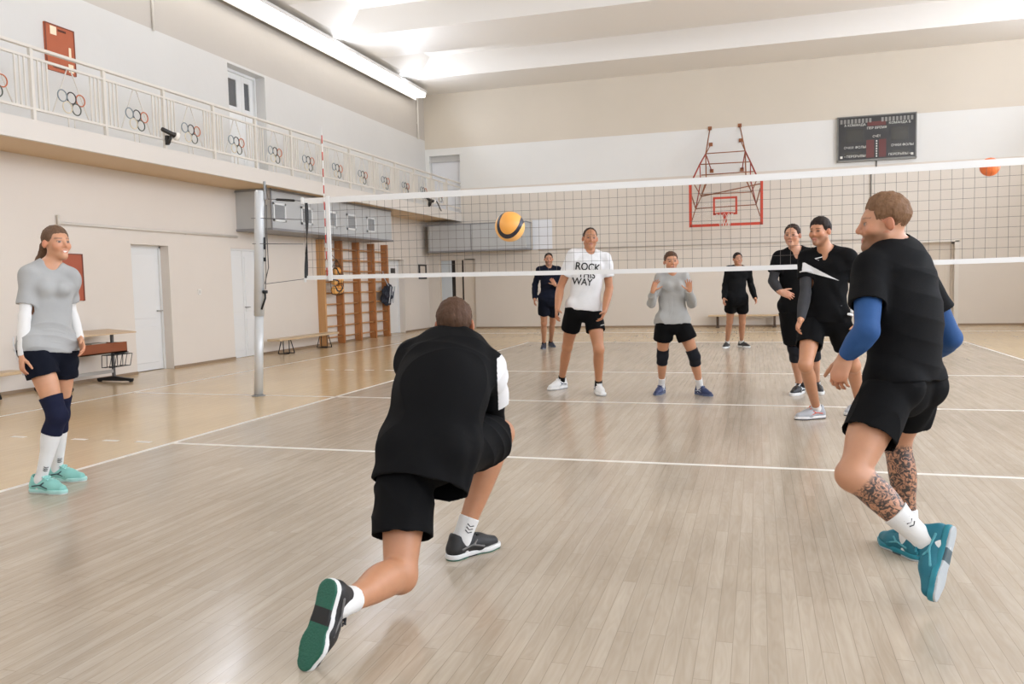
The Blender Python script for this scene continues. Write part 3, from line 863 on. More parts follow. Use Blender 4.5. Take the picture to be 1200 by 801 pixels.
for y in (-.04, 1.10):
    b = MB(); b.box((XW + .38, y - .02, .05), (XW + .42, y + .02, .75), .006); b.box((XW + .14, y - .02, .735), (XW + .66, y + .02, .755), .004)
    b.build('leg', LEGS, dk)
    b = MB(); b.prism([(XW + .10, .015), (XW + .10, .05), (XW + .38, .085), (XW + .42, .085), (XW + .74, .05), (XW + .74, .015)], 1, y - .025, y + .025)
    b.box((XW + .11, y - .02, 0), (XW + .15, y + .02, .02)); b.box((XW + .69, y - .02, 0), (XW + .73, y + .02, .02))
    b.build('foot', STEEL_DARK, dk)
MB().box((XW + .385, -.04, .14), (XW + .415, 1.10, .19), .004).build('stretcher', mat('desk_bar', (176, 172, 166), .4, .3), dk)
b = MB(); wr = .006
x0, x1, y0, y1, z0, z1 = XW + .52, XW + .60, .86, 1.28, .24, .42
for y in (y0, .96, 1.07, 1.17, y1):
    b.tube([(XW + .42, y, z1), (x1, y, z1), (x1 - .02, y - .03, z0), (XW + .44, y - .03, z0), (XW + .42, y, z1)], wr, 6)
for (x, z) in ((x1, z1), (x1 - .02, z0), (XW + .44, z0), (XW + .42, z1)):
    b.tube([(x, y0 - (.03 if z == z0 else 0), z), (x, y1 - (.03 if z == z0 else 0), z)], wr, 6)
b.tube([(XW + .42, 1.12, z1 + .01), (XW + .42, 1.40, z1 + .01)], .008, 6)
b.build('wire_basket', STEEL_DARK, dk)
bx = MB().box((XW + .30, .55, .476), (XW + .52, .92, .60), .004).build('paper_stack', mat('paper_cream', (226, 220, 208), .7))
tag(bx, 'stack of pale papers lying on the shelf of the school desk', 'papers')
MB().box((XW + .33, .60, .60), (XW + .50, .88, .616), .003).build('booklet', mat('booklet_grey', (180, 172, 160), .6), bx)

# ------------------------------------------------------------------ scoreboard
sbo = empty('scoreboard', (8.05, YB, 4.4)); tag(sbo, 'black electronic scoreboard with white lettering high on the far wall', 'scoreboard')
SB0, SB1, SZ0, SZ1 = 7.10, 8.99, 4.40, 5.52
fy = YB - .10
MB().box((SB0, fy, SZ0), (SB1, YB, SZ1), .006).build('case', mat('score_black', (44, 42, 40), .35), sbo)
b = MB()
for (a, c, d, e) in ((SB0 - .015, SB0 + .015, SZ0 - .02, SZ1 + .015), (SB1 - .015, SB1 + .015, SZ0 - .02, SZ1 + .015), (SB0, SB1, SZ1 - .012, SZ1 + .015), (SB0 - .02, SB1 + .02, SZ0 - .045, SZ0 + .005)):
    b.box((a, fy - .01, d), (c, YB, e))
b.build('frame', mat('score_frame', (120, 118, 112), .4, .5), sbo)
CELL = mat('score_cell', (140, 138, 132), .4)
for x0 in (SB0 + .06, SB0 + 1.06):
    b = MB()
    for k in range(9): b.box((x0 + k * .088, fy - .006, SZ1 - .17), (x0 + k * .088 + .055, fy + .01, SZ1 - .06))
    b.build('lamp_row', CELL, sbo)
for (x0, x1, z0, z1) in ((.20, .62, .45, .80), (1.30, 1.70, .45, .80), (.18, .62, .08, .20), (1.28, 1.72, .08, .20)):
    MB().box((SB0 + x0, fy - .003, SZ0 + z0), (SB0 + x1, fy + .01, SZ0 + z1)).build('digit_window', mat('digit_window', (62, 61, 56), .15), sbo)
for (x0, x1, z0, z1) in ((.70, .89, .04, .50), (1.01, 1.18, .04, .50), (.72, 1.17, .86, .97)):
    MB().box((SB0 + x0, fy - .004, SZ0 + z0), (SB0 + x1, fy + .01, SZ0 + z1)).build('red_window', mat('red_window', (96, 40, 34), .3), sbo)
WT = mat('score_white', (222, 220, 212), .5)
def wall_text(body, size, x, z, parent, m, y, name='lettering'):
    me = text_bm(body, size, .003)
    me.transform(Matrix.Translation((x, y, z)) @ Matrix.Rotation(PI / 2, 4, 'X'))
    return link(name, me, m, parent)
for body, s, x, z in (('А КОМАНДА', .085, .42, .90), ('КОМАНДА Б', .085, 1.50, .90), ('ПЕР ВРЕМЯ', .085, .95, .80), ('СЧЁТ', .075, .95, .58), ('ОЧКИ', .085, .27, .32), ('ФОЛЫ', .085, .56, .32), ('ОЧКИ', .085, 1.42, .32), ('ФОЛЫ', .085, 1.70, .32), ('◂ ПЕРЕРЫВЫ', .085, .42, .09), ('ПЕРЕРЫВЫ ▸', .085, 1.50, .09)):
    wall_text(body, s, SB0 + x, SZ0 + z, sbo, WT, fy - .006)
b = MB()
for k in range(7): b.box((SB0 + .935, fy - .008, SZ0 + .05 + k * .065), (SB0 + .965, fy + .01, SZ0 + .09 + k * .065))
for x in (.09, 1.80): b.box((SB0 + x - .03, fy - .008, SZ0 + .05), (SB0 + x + .03, fy + .01, SZ0 + .11))
b.build('indicator', WT, sbo)
cb_ = MB().tube([(8.06, YB - .03, 4.352), (8.06, YB - .03, 4.15), (7.93, YB - .03, 4.08), (7.93, YB - .03, 2.4)], .018, 6).build('cable', mat('cable_grey', (120, 116, 110), .5))
tag(cb_, 'grey cable running down the far wall below the scoreboard', 'cable')
MB().box((7.86, YB - .05, 4.02), (7.98, YB, 4.12), .006).build('junction_box', mat('junction_grey', (150, 146, 140), .5), cb_)

# ------------------------------------------------------------------ basketball hoop on its wall truss
hp = empty('basketball_hoop', (4.22, YB, 2.8)); tag(hp, 'basketball hoop with red framed backboard on a rod truss', 'basketball hoop')
RED = mat('hoop_red', (196, 66, 40), .45); RODM = mat('rod_rust', (150, 96, 62), .5, .2); RODR = mat('rod_red', (158, 62, 48), .5, .1)
BY = 13.5
def P(cx_, cy_, y):      # place a truss node on the vertical plane at this distance from the far wall
    return tuple(onp(790 + cx_ / 5.725, 140 + cy_ / 5.721, 1, y))
PANE = GLASS.copy(); PANE.name = 'clear_backboard'; PANE.node_tree.nodes['Mix Shader'].inputs[0].default_value = .003
bx0, bx1, bz0, bz1 = 3.335, 5.16, 2.775, 3.98
b = MB(); t = .035
b.box((bx0 - t, BY - .02, bz0 - t), (bx0 + t, BY + .03, bz1 + t)); b.box((bx1 - t, BY - .02, bz0 - t), (bx1 + t, BY + .03, bz1 + t))
b.box((bx0, BY - .02, bz0 - t), (bx1, BY + .03, bz0 + t)); b.box((bx0, BY - .02, bz1 - t), (bx1, BY + .03, bz1 + t))
b.build('backboard_frame', RED, hp)
b = MB(); t = .026
ix0, ix1, iz0, iz1 = 3.95, 4.52, 3.06, 3.48
b.box((ix0 - t, BY - .022, iz0), (ix0 + t, BY + .012, iz1)); b.box((ix1 - t, BY - .022, iz0), (ix1 + t, BY + .012, iz1)); b.box((ix0 - t, BY - .022, iz1 - t), (ix1 + t, BY + .012, iz1 + t)); b.box((ix0 - t, BY - .022, iz0 - t), (ix1 + t, BY + .012, iz0 + t))
b.build('target_square', RED, hp)
MB().box((bx0, BY - .004, bz0), (bx1, BY + .004, bz1)).build('backboard_pane', PANE, hp)
b = MB(); rc_ = Vector((4.235, BY - .36, 3.05))
b.ring(rc_, (1, 0, 0), (0, 1, 0), .225, .012, 28, 8)
b.box((4.17, BY - .15, 2.98), (4.30, BY - .02, 3.06)); b.box((4.19, BY - .03, 2.80), (4.28, BY - .005, 3.04))
b.build('rim', RED, hp)
b = MB()
for k in range(12):
    a0 = 2 * PI * k / 12
    for s in (-1, 1):
        b.tube([rc_ + Vector((math.cos(a0 + s * .26 * j) * r_, math.sin(a0 + s * .26 * j) * r_, -z)) for j, (r_, z) in enumerate(((.225, 0), (.20, .10), (.16, .20), (.13, .30), (.12, .36)))], .006, 4)
b.build('basket_net', mat('basket_cord', (226, 218, 208), .7), hp)
A = MB(); Bm = MB()
yw, yn, ym = YB, 14.05, 13.55
def rod(mb, pts, r=.017): mb.tube(pts, r, 8)
for s in (0, 1):
    q = (lambda x, y, d: P(x, y, d)) if s == 0 else None
    if s == 0:
        n1 = P(212, 230, yn); n2 = P(172, 300, 13.75); top = P(240, 60, yw); top2 = P(246, 168, yw); fr = P(120, 410, BY + .04)
        v1 = P(215, 410, yn); d1 = P(252, 345, yw); v2 = P(178, 420, 13.75); m1 = P(182, 515, yn); m2 = P(145, 597, 13.75); f2 = P(104, 470, BY + .04); f3 = P(115, 690, BY + .04); e1 = P(225, 410, yw)
    else:
        n1 = P(477, 212, yn); n2 = P(512, 285, 13.75); top = P(440, 40, yw); top2 = P(446, 140, yw); fr = P(560, 390, BY + .04)
        v1 = P(482, 405, yn); d1 = P(455, 335, yw); v2 = P(512, 400, 13.75); m1 = P(520, 485, yn); m2 = P(550, 567, 13.75); f2 = P(578, 460, BY + .04); f3 = P(578, 650, BY + .04); e1 = P(480, 395, yw)
    rod(A, [top, n1]); rod(A, [top2, n1], .014); rod(Bm, [n1, n2, fr], .02); rod(Bm, [n1, d1], .016); rod(A, [n1, v1, m1]); rod(Bm, [n2, v2, m2], .014); rod(A, [fr, m1, m2, f3], .014); rod(A, [f2, m2], .016); rod(A, [e1, m1], .014)
    for p_ in (top, top2, d1, e1): A.box((p_[0] - .05, YB - .03, p_[2] - .05), (p_[0] + .05, YB, p_[2] + .05))
for p0, p1 in (((212, 229), (477, 210)), ((172, 301), (512, 283)), ((182, 372), (545, 347)), ((215, 410), (482, 404)), ((182, 503), (520, 485)), ((145, 597), (550, 570))):
    y_ = yn if p0[0] in (212, 215, 182) else 13.75
    rod(A, [P(p0[0], p0[1], y_), P(p1[0], p1[1], y_)], .014)
rod(A, [P(182, 515, yn), P(578, 430, BY + .04)], .015)
A.build('truss_rod', RODM, hp); Bm.build('red_brace', RODR, hp)

# orange ball in the air beyond the net
ob = link('orange_ball', ball_mesh(.125, None, 'orange_ball'), mat('ball_orange', (238, 122, 62), .5, bump=.15, bscale=90))
p_ = at(1160, 195.5, 11.2); ob.location = p_; ob.matrix_basis = Matrix.Translation(p_)
tag(ob, 'plain orange ball in the air behind the top tape of the net', 'ball')
b = MB()
for ax in (((1, 0, 0), (0, 0, 1)), ((0, 1, 0), (0, 0, 1)), ((1, 0, 0), (0, 1, 0))): b.ring(p_, ax[0], ax[1], .1245, .0016, 40, 6)
b.build('seam', mat('ball_seam', (150, 72, 40), .6), ob)
# ------------------------------------------------------------------ figures: smooth blended volumes meshed on a grid
def V(*a): return np.array(a, float)
def nrm(v):
    v = np.asarray(v, float); return v / max(1e-9, np.linalg.norm(v))
def lerp(a, b, t): return np.asarray(a) * (1 - t) + np.asarray(b) * t

def limb(a, b, radii, k=.02, n=None, q=1.0, clips=()):
    """tapering rounded limb from a to b; radii spread evenly along it; n, q flatten it along n"""
    a = np.asarray(a, float); b = np.asarray(b, float)
    radii = np.atleast_1d(np.asarray(radii, float)); rm = radii.max() / min(1, 1)
    ts = np.linspace(0, 1, len(radii)) if len(radii) > 1 else None
    ab = b - a; L2 = max(1e-9, ab @ ab)
    if n is not None:
        n = nrm(n - ab * (n @ ab) / L2)
    def f(X, Y, Z):
        px, py, pz = X - a[0], Y - a[1], Z - a[2]
        t = np.clip((px * ab[0] + py * ab[1] + pz * ab[2]) / L2, 0, 1)
        r = radii[0] if ts is None else np.interp(t, ts, radii)
        vx, vy, vz = px - t * ab[0], py - t * ab[1], pz - t * ab[2]
        if n is not None:
            vn = (vx * n[0] + vy * n[1] + vz * n[2]) * (1 / q - 1)
            vx, vy, vz = vx + vn * n[0], vy + vn * n[1], vz + vn * n[2]
        d = np.sqrt(vx * vx + vy * vy + vz * vz) - r
        return d * (1.0 if n is None else (.5 + .5 * q))
    return dict(f=f, lo=np.minimum(a, b) - rm, hi=np.maximum(a, b) + rm, k=k, clips=list(clips))

def ell(c, axes, rad, k=.02, clips=()):
    """ellipsoid; axes = rows of a frame"""
    c = np.asarray(c, float); A = np.asarray(axes, float); rad = np.asarray(rad, float); rm = rad.max()
    def f(X, Y, Z):
        px, py, pz = X - c[0], Y - c[1], Z - c[2]
        l = [px * A[i][0] + py * A[i][1] + pz * A[i][2] for i in range(3)]
        k0 = np.sqrt(sum((l[i] / rad[i]) ** 2 for i in range(3))) + 1e-9
        k1 = np.sqrt(sum((l[i] / rad[i] ** 2) ** 2 for i in range(3))) + 1e-9
        return k0 * (k0 - 1) / k1
    return dict(f=f, lo=c - rm, hi=c + rm, k=k, clips=list(clips))

def ball_(c, r, k=.02): return ell(c, np.eye(3), (r, r, r), k)

class Grid:
    def __init__(s, lo, hi, h):
        s.h = h; s.lo = np.asarray(lo) - 4 * h
        s.n = np.ceil((np.asarray(hi) - s.lo) / h).astype(int) + 5
        s.D = np.full(s.n, .08, np.float32)
    def sub(s, lo, hi):
        i0 = np.clip(((lo - s.lo) / s.h).astype(int) - 1, 0, s.n); i1 = np.clip(((hi - s.lo) / s.h).astype(int) + 3, 0, s.n)
        if (i1 <= i0).any(): return None, None
        ax = [(s.lo[i] + s.h * np.arange(i0[i], i1[i])).astype(np.float32) for i in range(3)]
        return tuple(slice(i0[i], i1[i]) for i in range(3)), (ax[0][:, None, None], ax[1][None, :, None], ax[2][None, None, :])
    def prim(s, p, off=0.0, clips=True):
        m = p['k'] + .02 + abs(off) + 2 * s.h
        sl, g = s.sub(p['lo'] - m, p['hi'] + m)
        if sl is None: return None, None, None
        d = (p['f'](*g) - off).astype(np.float32)
        if clips:
            for (c, n) in p['clips']:
                d = np.maximum(d, ((g[0] - c[0]) * n[0] + (g[1] - c[1]) * n[1] + (g[2] - c[2]) * n[2]).astype(np.float32))
        return sl, g, d
    def add(s, p, off=0.0, clips=True):
        sl, g, d = s.prim(p, off, clips)
        if sl is None: return
        D = s.D[sl]; k = p['k']
        if k <= 0: s.D[sl] = np.minimum(D, d); return
        h = np.clip(.5 + .5 * (D - d) / k, 0, 1)
        s.D[sl] = D + (d - D) * h - k * h * (1 - h)
    def cut(s, p, off=0.0):
        sl, g, d = s.prim(p, off)
        if sl is None: return
        D = s.D[sl]; k = p['k']; d = -d
        if k <= 0: s.D[sl] = np.maximum(D, d); return
        h = np.clip(.5 - .5 * (D - d) / k, 0, 1)
        s.D[sl] = D + (d - D) * h + k * h * (1 - h)

def surface(D, lo, h, smooth=1):
    I = D < 0
    S = np.zeros(np.array(D.shape) - 1, np.uint8)
    for dx in (0, 1):
        for dy in (0, 1):
            for dz in (0, 1):
                S += I[dx:D.shape[0] - 1 + dx, dy:D.shape[1] - 1 + dy, dz:D.shape[2] - 1 + dz]
    m = (S > 0) & (S < 8)
    idx = np.argwhere(m); n = len(idx)
    vid = np.full(S.shape, -1, np.int32); vid[m] = np.arange(n)
    acc = np.zeros((n, 3)); cnt = np.zeros(n)
    i, j, k = idx.T
    off = [(a, b, c) for a in (0, 1) for b in (0, 1) for c in (0, 1)]
    val = {o: D[i + o[0], j + o[1], k + o[2]].astype(float) for o in off}
    for o in off:
        for ax in range(3):
            if o[ax]: continue
            o2 = list(o); o2[ax] = 1; o2 = tuple(o2)
            a, b = val[o], val[o2]
            c = (a < 0) != (b < 0)
            t = np.where(c, a / np.where(c, a - b, 1), 0)
            for q in range(3):
                acc[:, q] += np.where(c, (o[q] + t if q == ax else o[q]), 0)
            cnt += c
    v = lo + h * (idx + acc / cnt[:, None])
    quads = []
    for ax in range(3):
        a0 = [slice(0, s) for s in D.shape]; a1 = list(a0)
        a0[ax] = slice(0, D.shape[ax] - 1); a1[ax] = slice(1, D.shape[ax])
        A, B = I[tuple(a0)], I[tuple(a1)]
        for sgn in (0, 1):
            e = np.argwhere((A & ~B) if sgn == 0 else (~A & B))
            u, w_ = [q for q in range(3) if q != ax]
            ok = (e[:, u] > 0) & (e[:, w_] > 0) & (e[:, u] < S.shape[u]) & (e[:, w_] < S.shape[w_])
            e = e[ok]
            def cell(du, dw):
                c = e.copy(); c[:, u] -= du; c[:, w_] -= dw
                return vid[c[:, 0], c[:, 1], c[:, 2]]
            q4 = np.stack([cell(1, 1), cell(0, 1), cell(0, 0), cell(1, 0)], 1)
            flip = (sgn == 1) ^ (ax == 1)
            quads.append(q4[:, ::-1] if flip else q4)
    F = np.concatenate(quads)
    for _ in range(smooth):
        s_ = np.zeros((n, 3)); c_ = np.zeros(n)
        for a, b in ((0, 1), (1, 2), (2, 3), (3, 0)):
            for x, y in ((a, b), (b, a)):
                c_ += np.bincount(F[:, x], minlength=n)
                for q in range(3): s_[:, q] += np.bincount(F[:, x], weights=v[F[:, y], q], minlength=n)
        v = v * .5 + .5 * s_ / np.maximum(c_, 1)[:, None]
    return v, F

def vnormals(v, F):
    fn = np.cross(v[F[:, 2]] - v[F[:, 0]], v[F[:, 3]] - v[F[:, 1]])
    N = np.zeros_like(v)
    for c in range(4):
        for q in range(3): N[:, q] += np.bincount(F[:, c], weights=fn[:, q], minlength=len(v))
    return N / np.maximum(1e-12, np.linalg.norm(N, axis=1))[:, None]

def tomesh(name, v, F):
    me = bpy.data.meshes.new(name)
    me.vertices.add(len(v)); me.vertices.foreach_set('co', np.asarray(v, np.float32).ravel())
    me.loops.add(F.size); me.loops.foreach_set('vertex_index', F.ravel().astype(np.int32))
    me.polygons.add(len(F)); me.polygons.foreach_set('loop_start', np.arange(0, F.size, 4, dtype=np.int32))
    me.polygons.foreach_set('use_smooth', np.ones(len(F), bool))
    me.update(calc_edges=True)
    return me

def solid(prims, h, cuts=(), off=0.0, shell=0.0, smooth=1, noise=0.0, seed=0.0, clipall=()):
    lo = np.min([p['lo'] for p in prims], 0) - abs(off); hi = np.max([p['hi'] for p in prims], 0) + abs(off)
    g = Grid(lo, hi, h)
    for p in prims: g.add(p, off)
    if shell:
        gi = Grid(lo, hi, h)
        for p in prims: gi.add(p, off - shell, clips=False)
        g.D = np.maximum(g.D, -gi.D)
    for c in cuts: g.cut(c)
    if clipall:
        ax = [(g.lo[i] + g.h * np.arange(g.n[i])).astype(np.float32) for i in range(3)]
        X, Y, Z = ax[0][:, None, None], ax[1][None, :, None], ax[2][None, None, :]
        for (c, n) in clipall:
            g.D = np.maximum(g.D, ((X - c[0]) * n[0] + (Y - c[1]) * n[1] + (Z - c[2]) * n[2]).astype(np.float32))
    v, F = surface(g.D, g.lo, h, smooth)
    if noise:
        N = vnormals(v, F); v = v + N * (noise * folds(v, seed))[:, None]
    return v, F

def folds(v, seed):
    r = np.random.RandomState(int(seed * 97) % 9999)
    d = [nrm(r.normal(size=3) * V(1, 1, .55)) for _ in range(4)]
    a = 62 * (v @ d[0]) + 2.4 * np.sin(15 * (v @ d[1]) + seed)
    b = 40 * (v @ d[2]) + 2.0 * np.sin(19 * (v @ d[3]) + 2 * seed)
    m = .5 + .5 * np.sin(9 * (v @ d[1]) + seed * 3)
    s = .75 - 2 * np.abs(np.sin(.5 * a)) ** .75
    return s * m + .8 * np.sin(b) * (1 - m)

def setcol(me, cols, name='Col'):
    at_ = me.color_attributes.new(name, 'FLOAT_COLOR', 'POINT')
    c = np.ones((len(cols), 4), np.float32); c[:, :3] = cols
    at_.data.foreach_set('color', c.ravel())

def skin_material():
    m = bpy.data.materials.new('skin'); m.use_nodes = True
    nt = m.node_tree; N = nt.nodes; L = nt.links; b = N['Principled BSDF']
    a = N.new('ShaderNodeAttribute'); a.attribute_name = 'Col'
    ink = N.new('ShaderNodeAttribute'); ink.attribute_name = 'Ink'
    g = N.new('ShaderNodeNewGeometry')
    n = N.new('ShaderNodeTexNoise'); n.inputs['Scale'].default_value = 34; n.inputs['Detail'].default_value = 6; n.inputs['Distortion'].default_value = 2.2
    L.new(g.outputs['Position'], n.inputs['Vector'])
    r = N.new('ShaderNodeMapRange'); r.inputs['From Min'].default_value = .40; r.inputs['From Max'].default_value = .56; L.new(n.outputs['Fac'], r.inputs['Value'])
    mu = N.new('ShaderNodeMath'); mu.operation = 'MULTIPLY'; L.new(r.outputs[0], mu.inputs[0]); L.new(ink.outputs['Fac'], mu.inputs[1])
    mx = N.new('ShaderNodeMix'); mx.data_type = 'RGBA'; L.new(mu.outputs[0], mx.inputs[0]); L.new(a.outputs['Color'], mx.inputs[6]); mx.inputs[7].default_value = lin((62, 52, 48))
    n2 = N.new('ShaderNodeTexNoise'); n2.inputs['Scale'].default_value = 22; n2.inputs['Detail'].default_value = 4
    L.new(g.outputs['Position'], n2.inputs['Vector'])
    r2 = N.new('ShaderNodeMapRange'); r2.inputs['To Min'].default_value = .9; r2.inputs['To Max'].default_value = 1.08; L.new(n2.outputs['Fac'], r2.inputs['Value'])
    vm = N.new('ShaderNodeVectorMath'); vm.operation = 'SCALE'; L.new(mx.outputs[2], vm.inputs[0]); L.new(r2.outputs[0], vm.inputs['Scale'])
    L.new(vm.outputs[0], b.inputs['Base Color'])
    b.inputs['Roughness'].default_value = .48
    b.inputs['Subsurface Weight'].default_value = .08; b.inputs['Subsurface Radius'].default_value = (.012, .005, .003); b.inputs['Subsurface Scale'].default_value = 1.0
    return m
SKIN = skin_material()

def hair_mat(name, rgb):
    if name in MATS: return MATS[name]
    m = bpy.data.materials.new(name); m.use_nodes = True
    nt = m.node_tree; N = nt.nodes; L = nt.links; b = N['Principled BSDF']
    g = N.new('ShaderNodeNewGeometry'); s = N.new('ShaderNodeVectorMath'); s.operation = 'MULTIPLY'; s.inputs[1].default_value = (160, 160, 34)
    L.new(g.outputs['Position'], s.inputs[0])
    n = N.new('ShaderNodeTexNoise'); n.inputs['Scale'].default_value = 1; n.inputs['Detail'].default_value = 4; L.new(s.outputs[0], n.inputs['Vector'])
    mx = N.new('ShaderNodeMix'); mx.data_type = 'RGBA'; c = lin(rgb)
    mx.inputs[6].default_value = tuple(v * .55 for v in c[:3]) + (1,); mx.inputs[7].default_value = tuple(min(1, v * 1.5) for v in c[:3]) + (1,)
    L.new(n.outputs['Fac'], mx.inputs[0]); L.new(mx.outputs[2], b.inputs['Base Color'])
    b.inputs['Roughness'].default_value = .6; b.inputs['Specular IOR Level'].default_value = .15
    bp = N.new('ShaderNodeBump'); bp.inputs['Strength'].default_value = .5; bp.inputs['Distance'].default_value = .004
    L.new(n.outputs['Fac'], bp.inputs['Height']); L.new(bp.outputs['Normal'], b.inputs['Normal'])
    MATS[name] = m
    return m

def cloth(name, rgb, rough=.8):
    return mat(name, rgb, rough, spec=.12, bump=.25, bscale=420, var=.10, vscale=6, sheen=.0)

# --- shoes, modelled once in their own frame: x to the toe, z up, origin on the floor under the ankle
def shoe_parts():
    fx = np.eye(3)
    up = [limb(V(-.042, 0, .05), V(-.035, 0, .098), [.037, .033], .02), limb(V(-.045, 0, .045), V(.10, -.002, .042), [.037, .037, .042], .02),
          limb(V(.09, -.002, .040), V(.178, .006, .033), [.043, .040, .030], .025), limb(V(-.02, 0, .07), V(.09, 0, .055), [.036, .034], .025), limb(V(.055, 0, .085), V(.02, 0, .118), [.022, .019], .012)]
    upper = solid(up, .004, cuts=[limb(V(-.018, 0, .078), V(-.02, 0, .16), [.026, .034], .006)], clipall=[(V(0, 0, .020), V(0, 0, -1))])
    def sole(r, z0, z1):
        c = [(V(0, 0, z1), V(0, 0, 1)), (V(0, 0, z0), V(0, 0, -1))]
        z = (z0 + z1) / 2
        ps = [limb(V(-.046, 0, z), V(.05, -.004, z), [.040 + r, .036 + r], .02), limb(V(.05, -.004, z), V(.135, .002, z), [.036 + r, .047 + r], .02), limb(V(.13, .002, z), V(.183, .010, z), [.047 + r, .034 + r], .02)]
        return solid(ps, .004, clipall=c, smooth=1)
    mid = sole(.002, .007, .030); out = sole(.0, -.0005, .010)
    lace = []
    for i in range(5):
        x = .105 - i * .017; z = .076 + i * .0085
        lace.append(limb(V(x, -.024, z), V(x + .008, .024, z), .0042, .003)); lace.append(limb(V(x, .024, z), V(x + .008, -.024, z), .0042, .003))
    lace.append(limb(V(.03, 0, .118), V(.055, .03, .108), .004, .003)); lace.append(limb(V(.03, 0, .118), V(.055, -.03, .108), .004, .003))
    lac = solid(lace, .0035)
    sw = []
    for s in (-1, 1):
        sw += [limb(V(-.03, s * .042, .050), V(.03, s * .043, .060), [.006, .004], .004), limb(V(.03, s * .043, .060), V(.095, s * .046, .040), [.004, .006], .004), limb(V(.035, s * .043, .058), V(.06, s * .038, .076), .005, .004)]
    emb = solid(sw, .0035)
    return upper, mid, out, lac, emb
SHOE = shoe_parts()

def make_shoe(parent, origin, toe, upv, sc, side, mats, name='shoe'):
    """mats: upper, midsole, outsole, laces, emblem, arch"""
    x = nrm(toe); z = nrm(np.asarray(upv) - x * (np.asarray(upv) @ x)); y = np.cross(z, x)
    R3 = np.stack([x, y, z], 1) * sc
    fl = 1 if side == 'L' else -1
    o = None; par = parent
    for nm_, (v, F), mk in zip(('shoe', 'midsole', 'outsole', 'laces', 'side_emblem'), SHOE, mats[:5]):
        if mk is None: continue
        vv = v * V(1, fl, 1); FF = F if fl == 1 else F[:, ::-1]
        me = tomesh(nm_, vv @ R3.T + origin, FF)
        ob = link(nm_, me, mk, par)
        if nm_ == 'shoe': par = ob; o = ob
        if nm_ == 'outsole' and len(mats) > 5 and mats[5] is not None:
            me.materials.append(mats[5])
            cx = v[F].mean(1)[:, 0]
            mi = ((cx > .008) & (cx < .062)).astype(np.int32)
            me.polygons.foreach_set('material_index', mi)
    return o

def ik(a, b, l1, l2, hint):
    d = b - a; L = np.linalg.norm(d)
    if L > (l1 + l2) * .999:
        f = L / (l1 + l2) * 1.001; l1 *= f; l2 *= f
    u = d / L; x = (l1 * l1 - l2 * l2 + L * L) / (2 * L); h = math.sqrt(max(0, l1 * l1 - x * x))
    p = np.asarray(hint, float) - u * (np.asarray(hint, float) @ u)
    return a + u * x + nrm(p) * h

WH = nrm(V(CW[0], CW[1], 0)); RH_ = nrm(np.cross(WH, V(0, 0, 1)))
def head_(a):
    """horizontal heading: 0 faces the lens, 90 to the right of the picture, 180 away"""
    a = math.radians(a); return -WH * math.cos(a) + RH_ * math.sin(a)
def floorp(x, y): return onp(x, y, 2, 0.0)
UP = V(0, 0, 1)

def rot(v, ax, deg):
    a = math.radians(deg); ax = nrm(ax); c, s = math.cos(a), math.sin(a)
    return v * c + np.cross(ax, v) * s + ax * (ax @ v) * (1 - c)

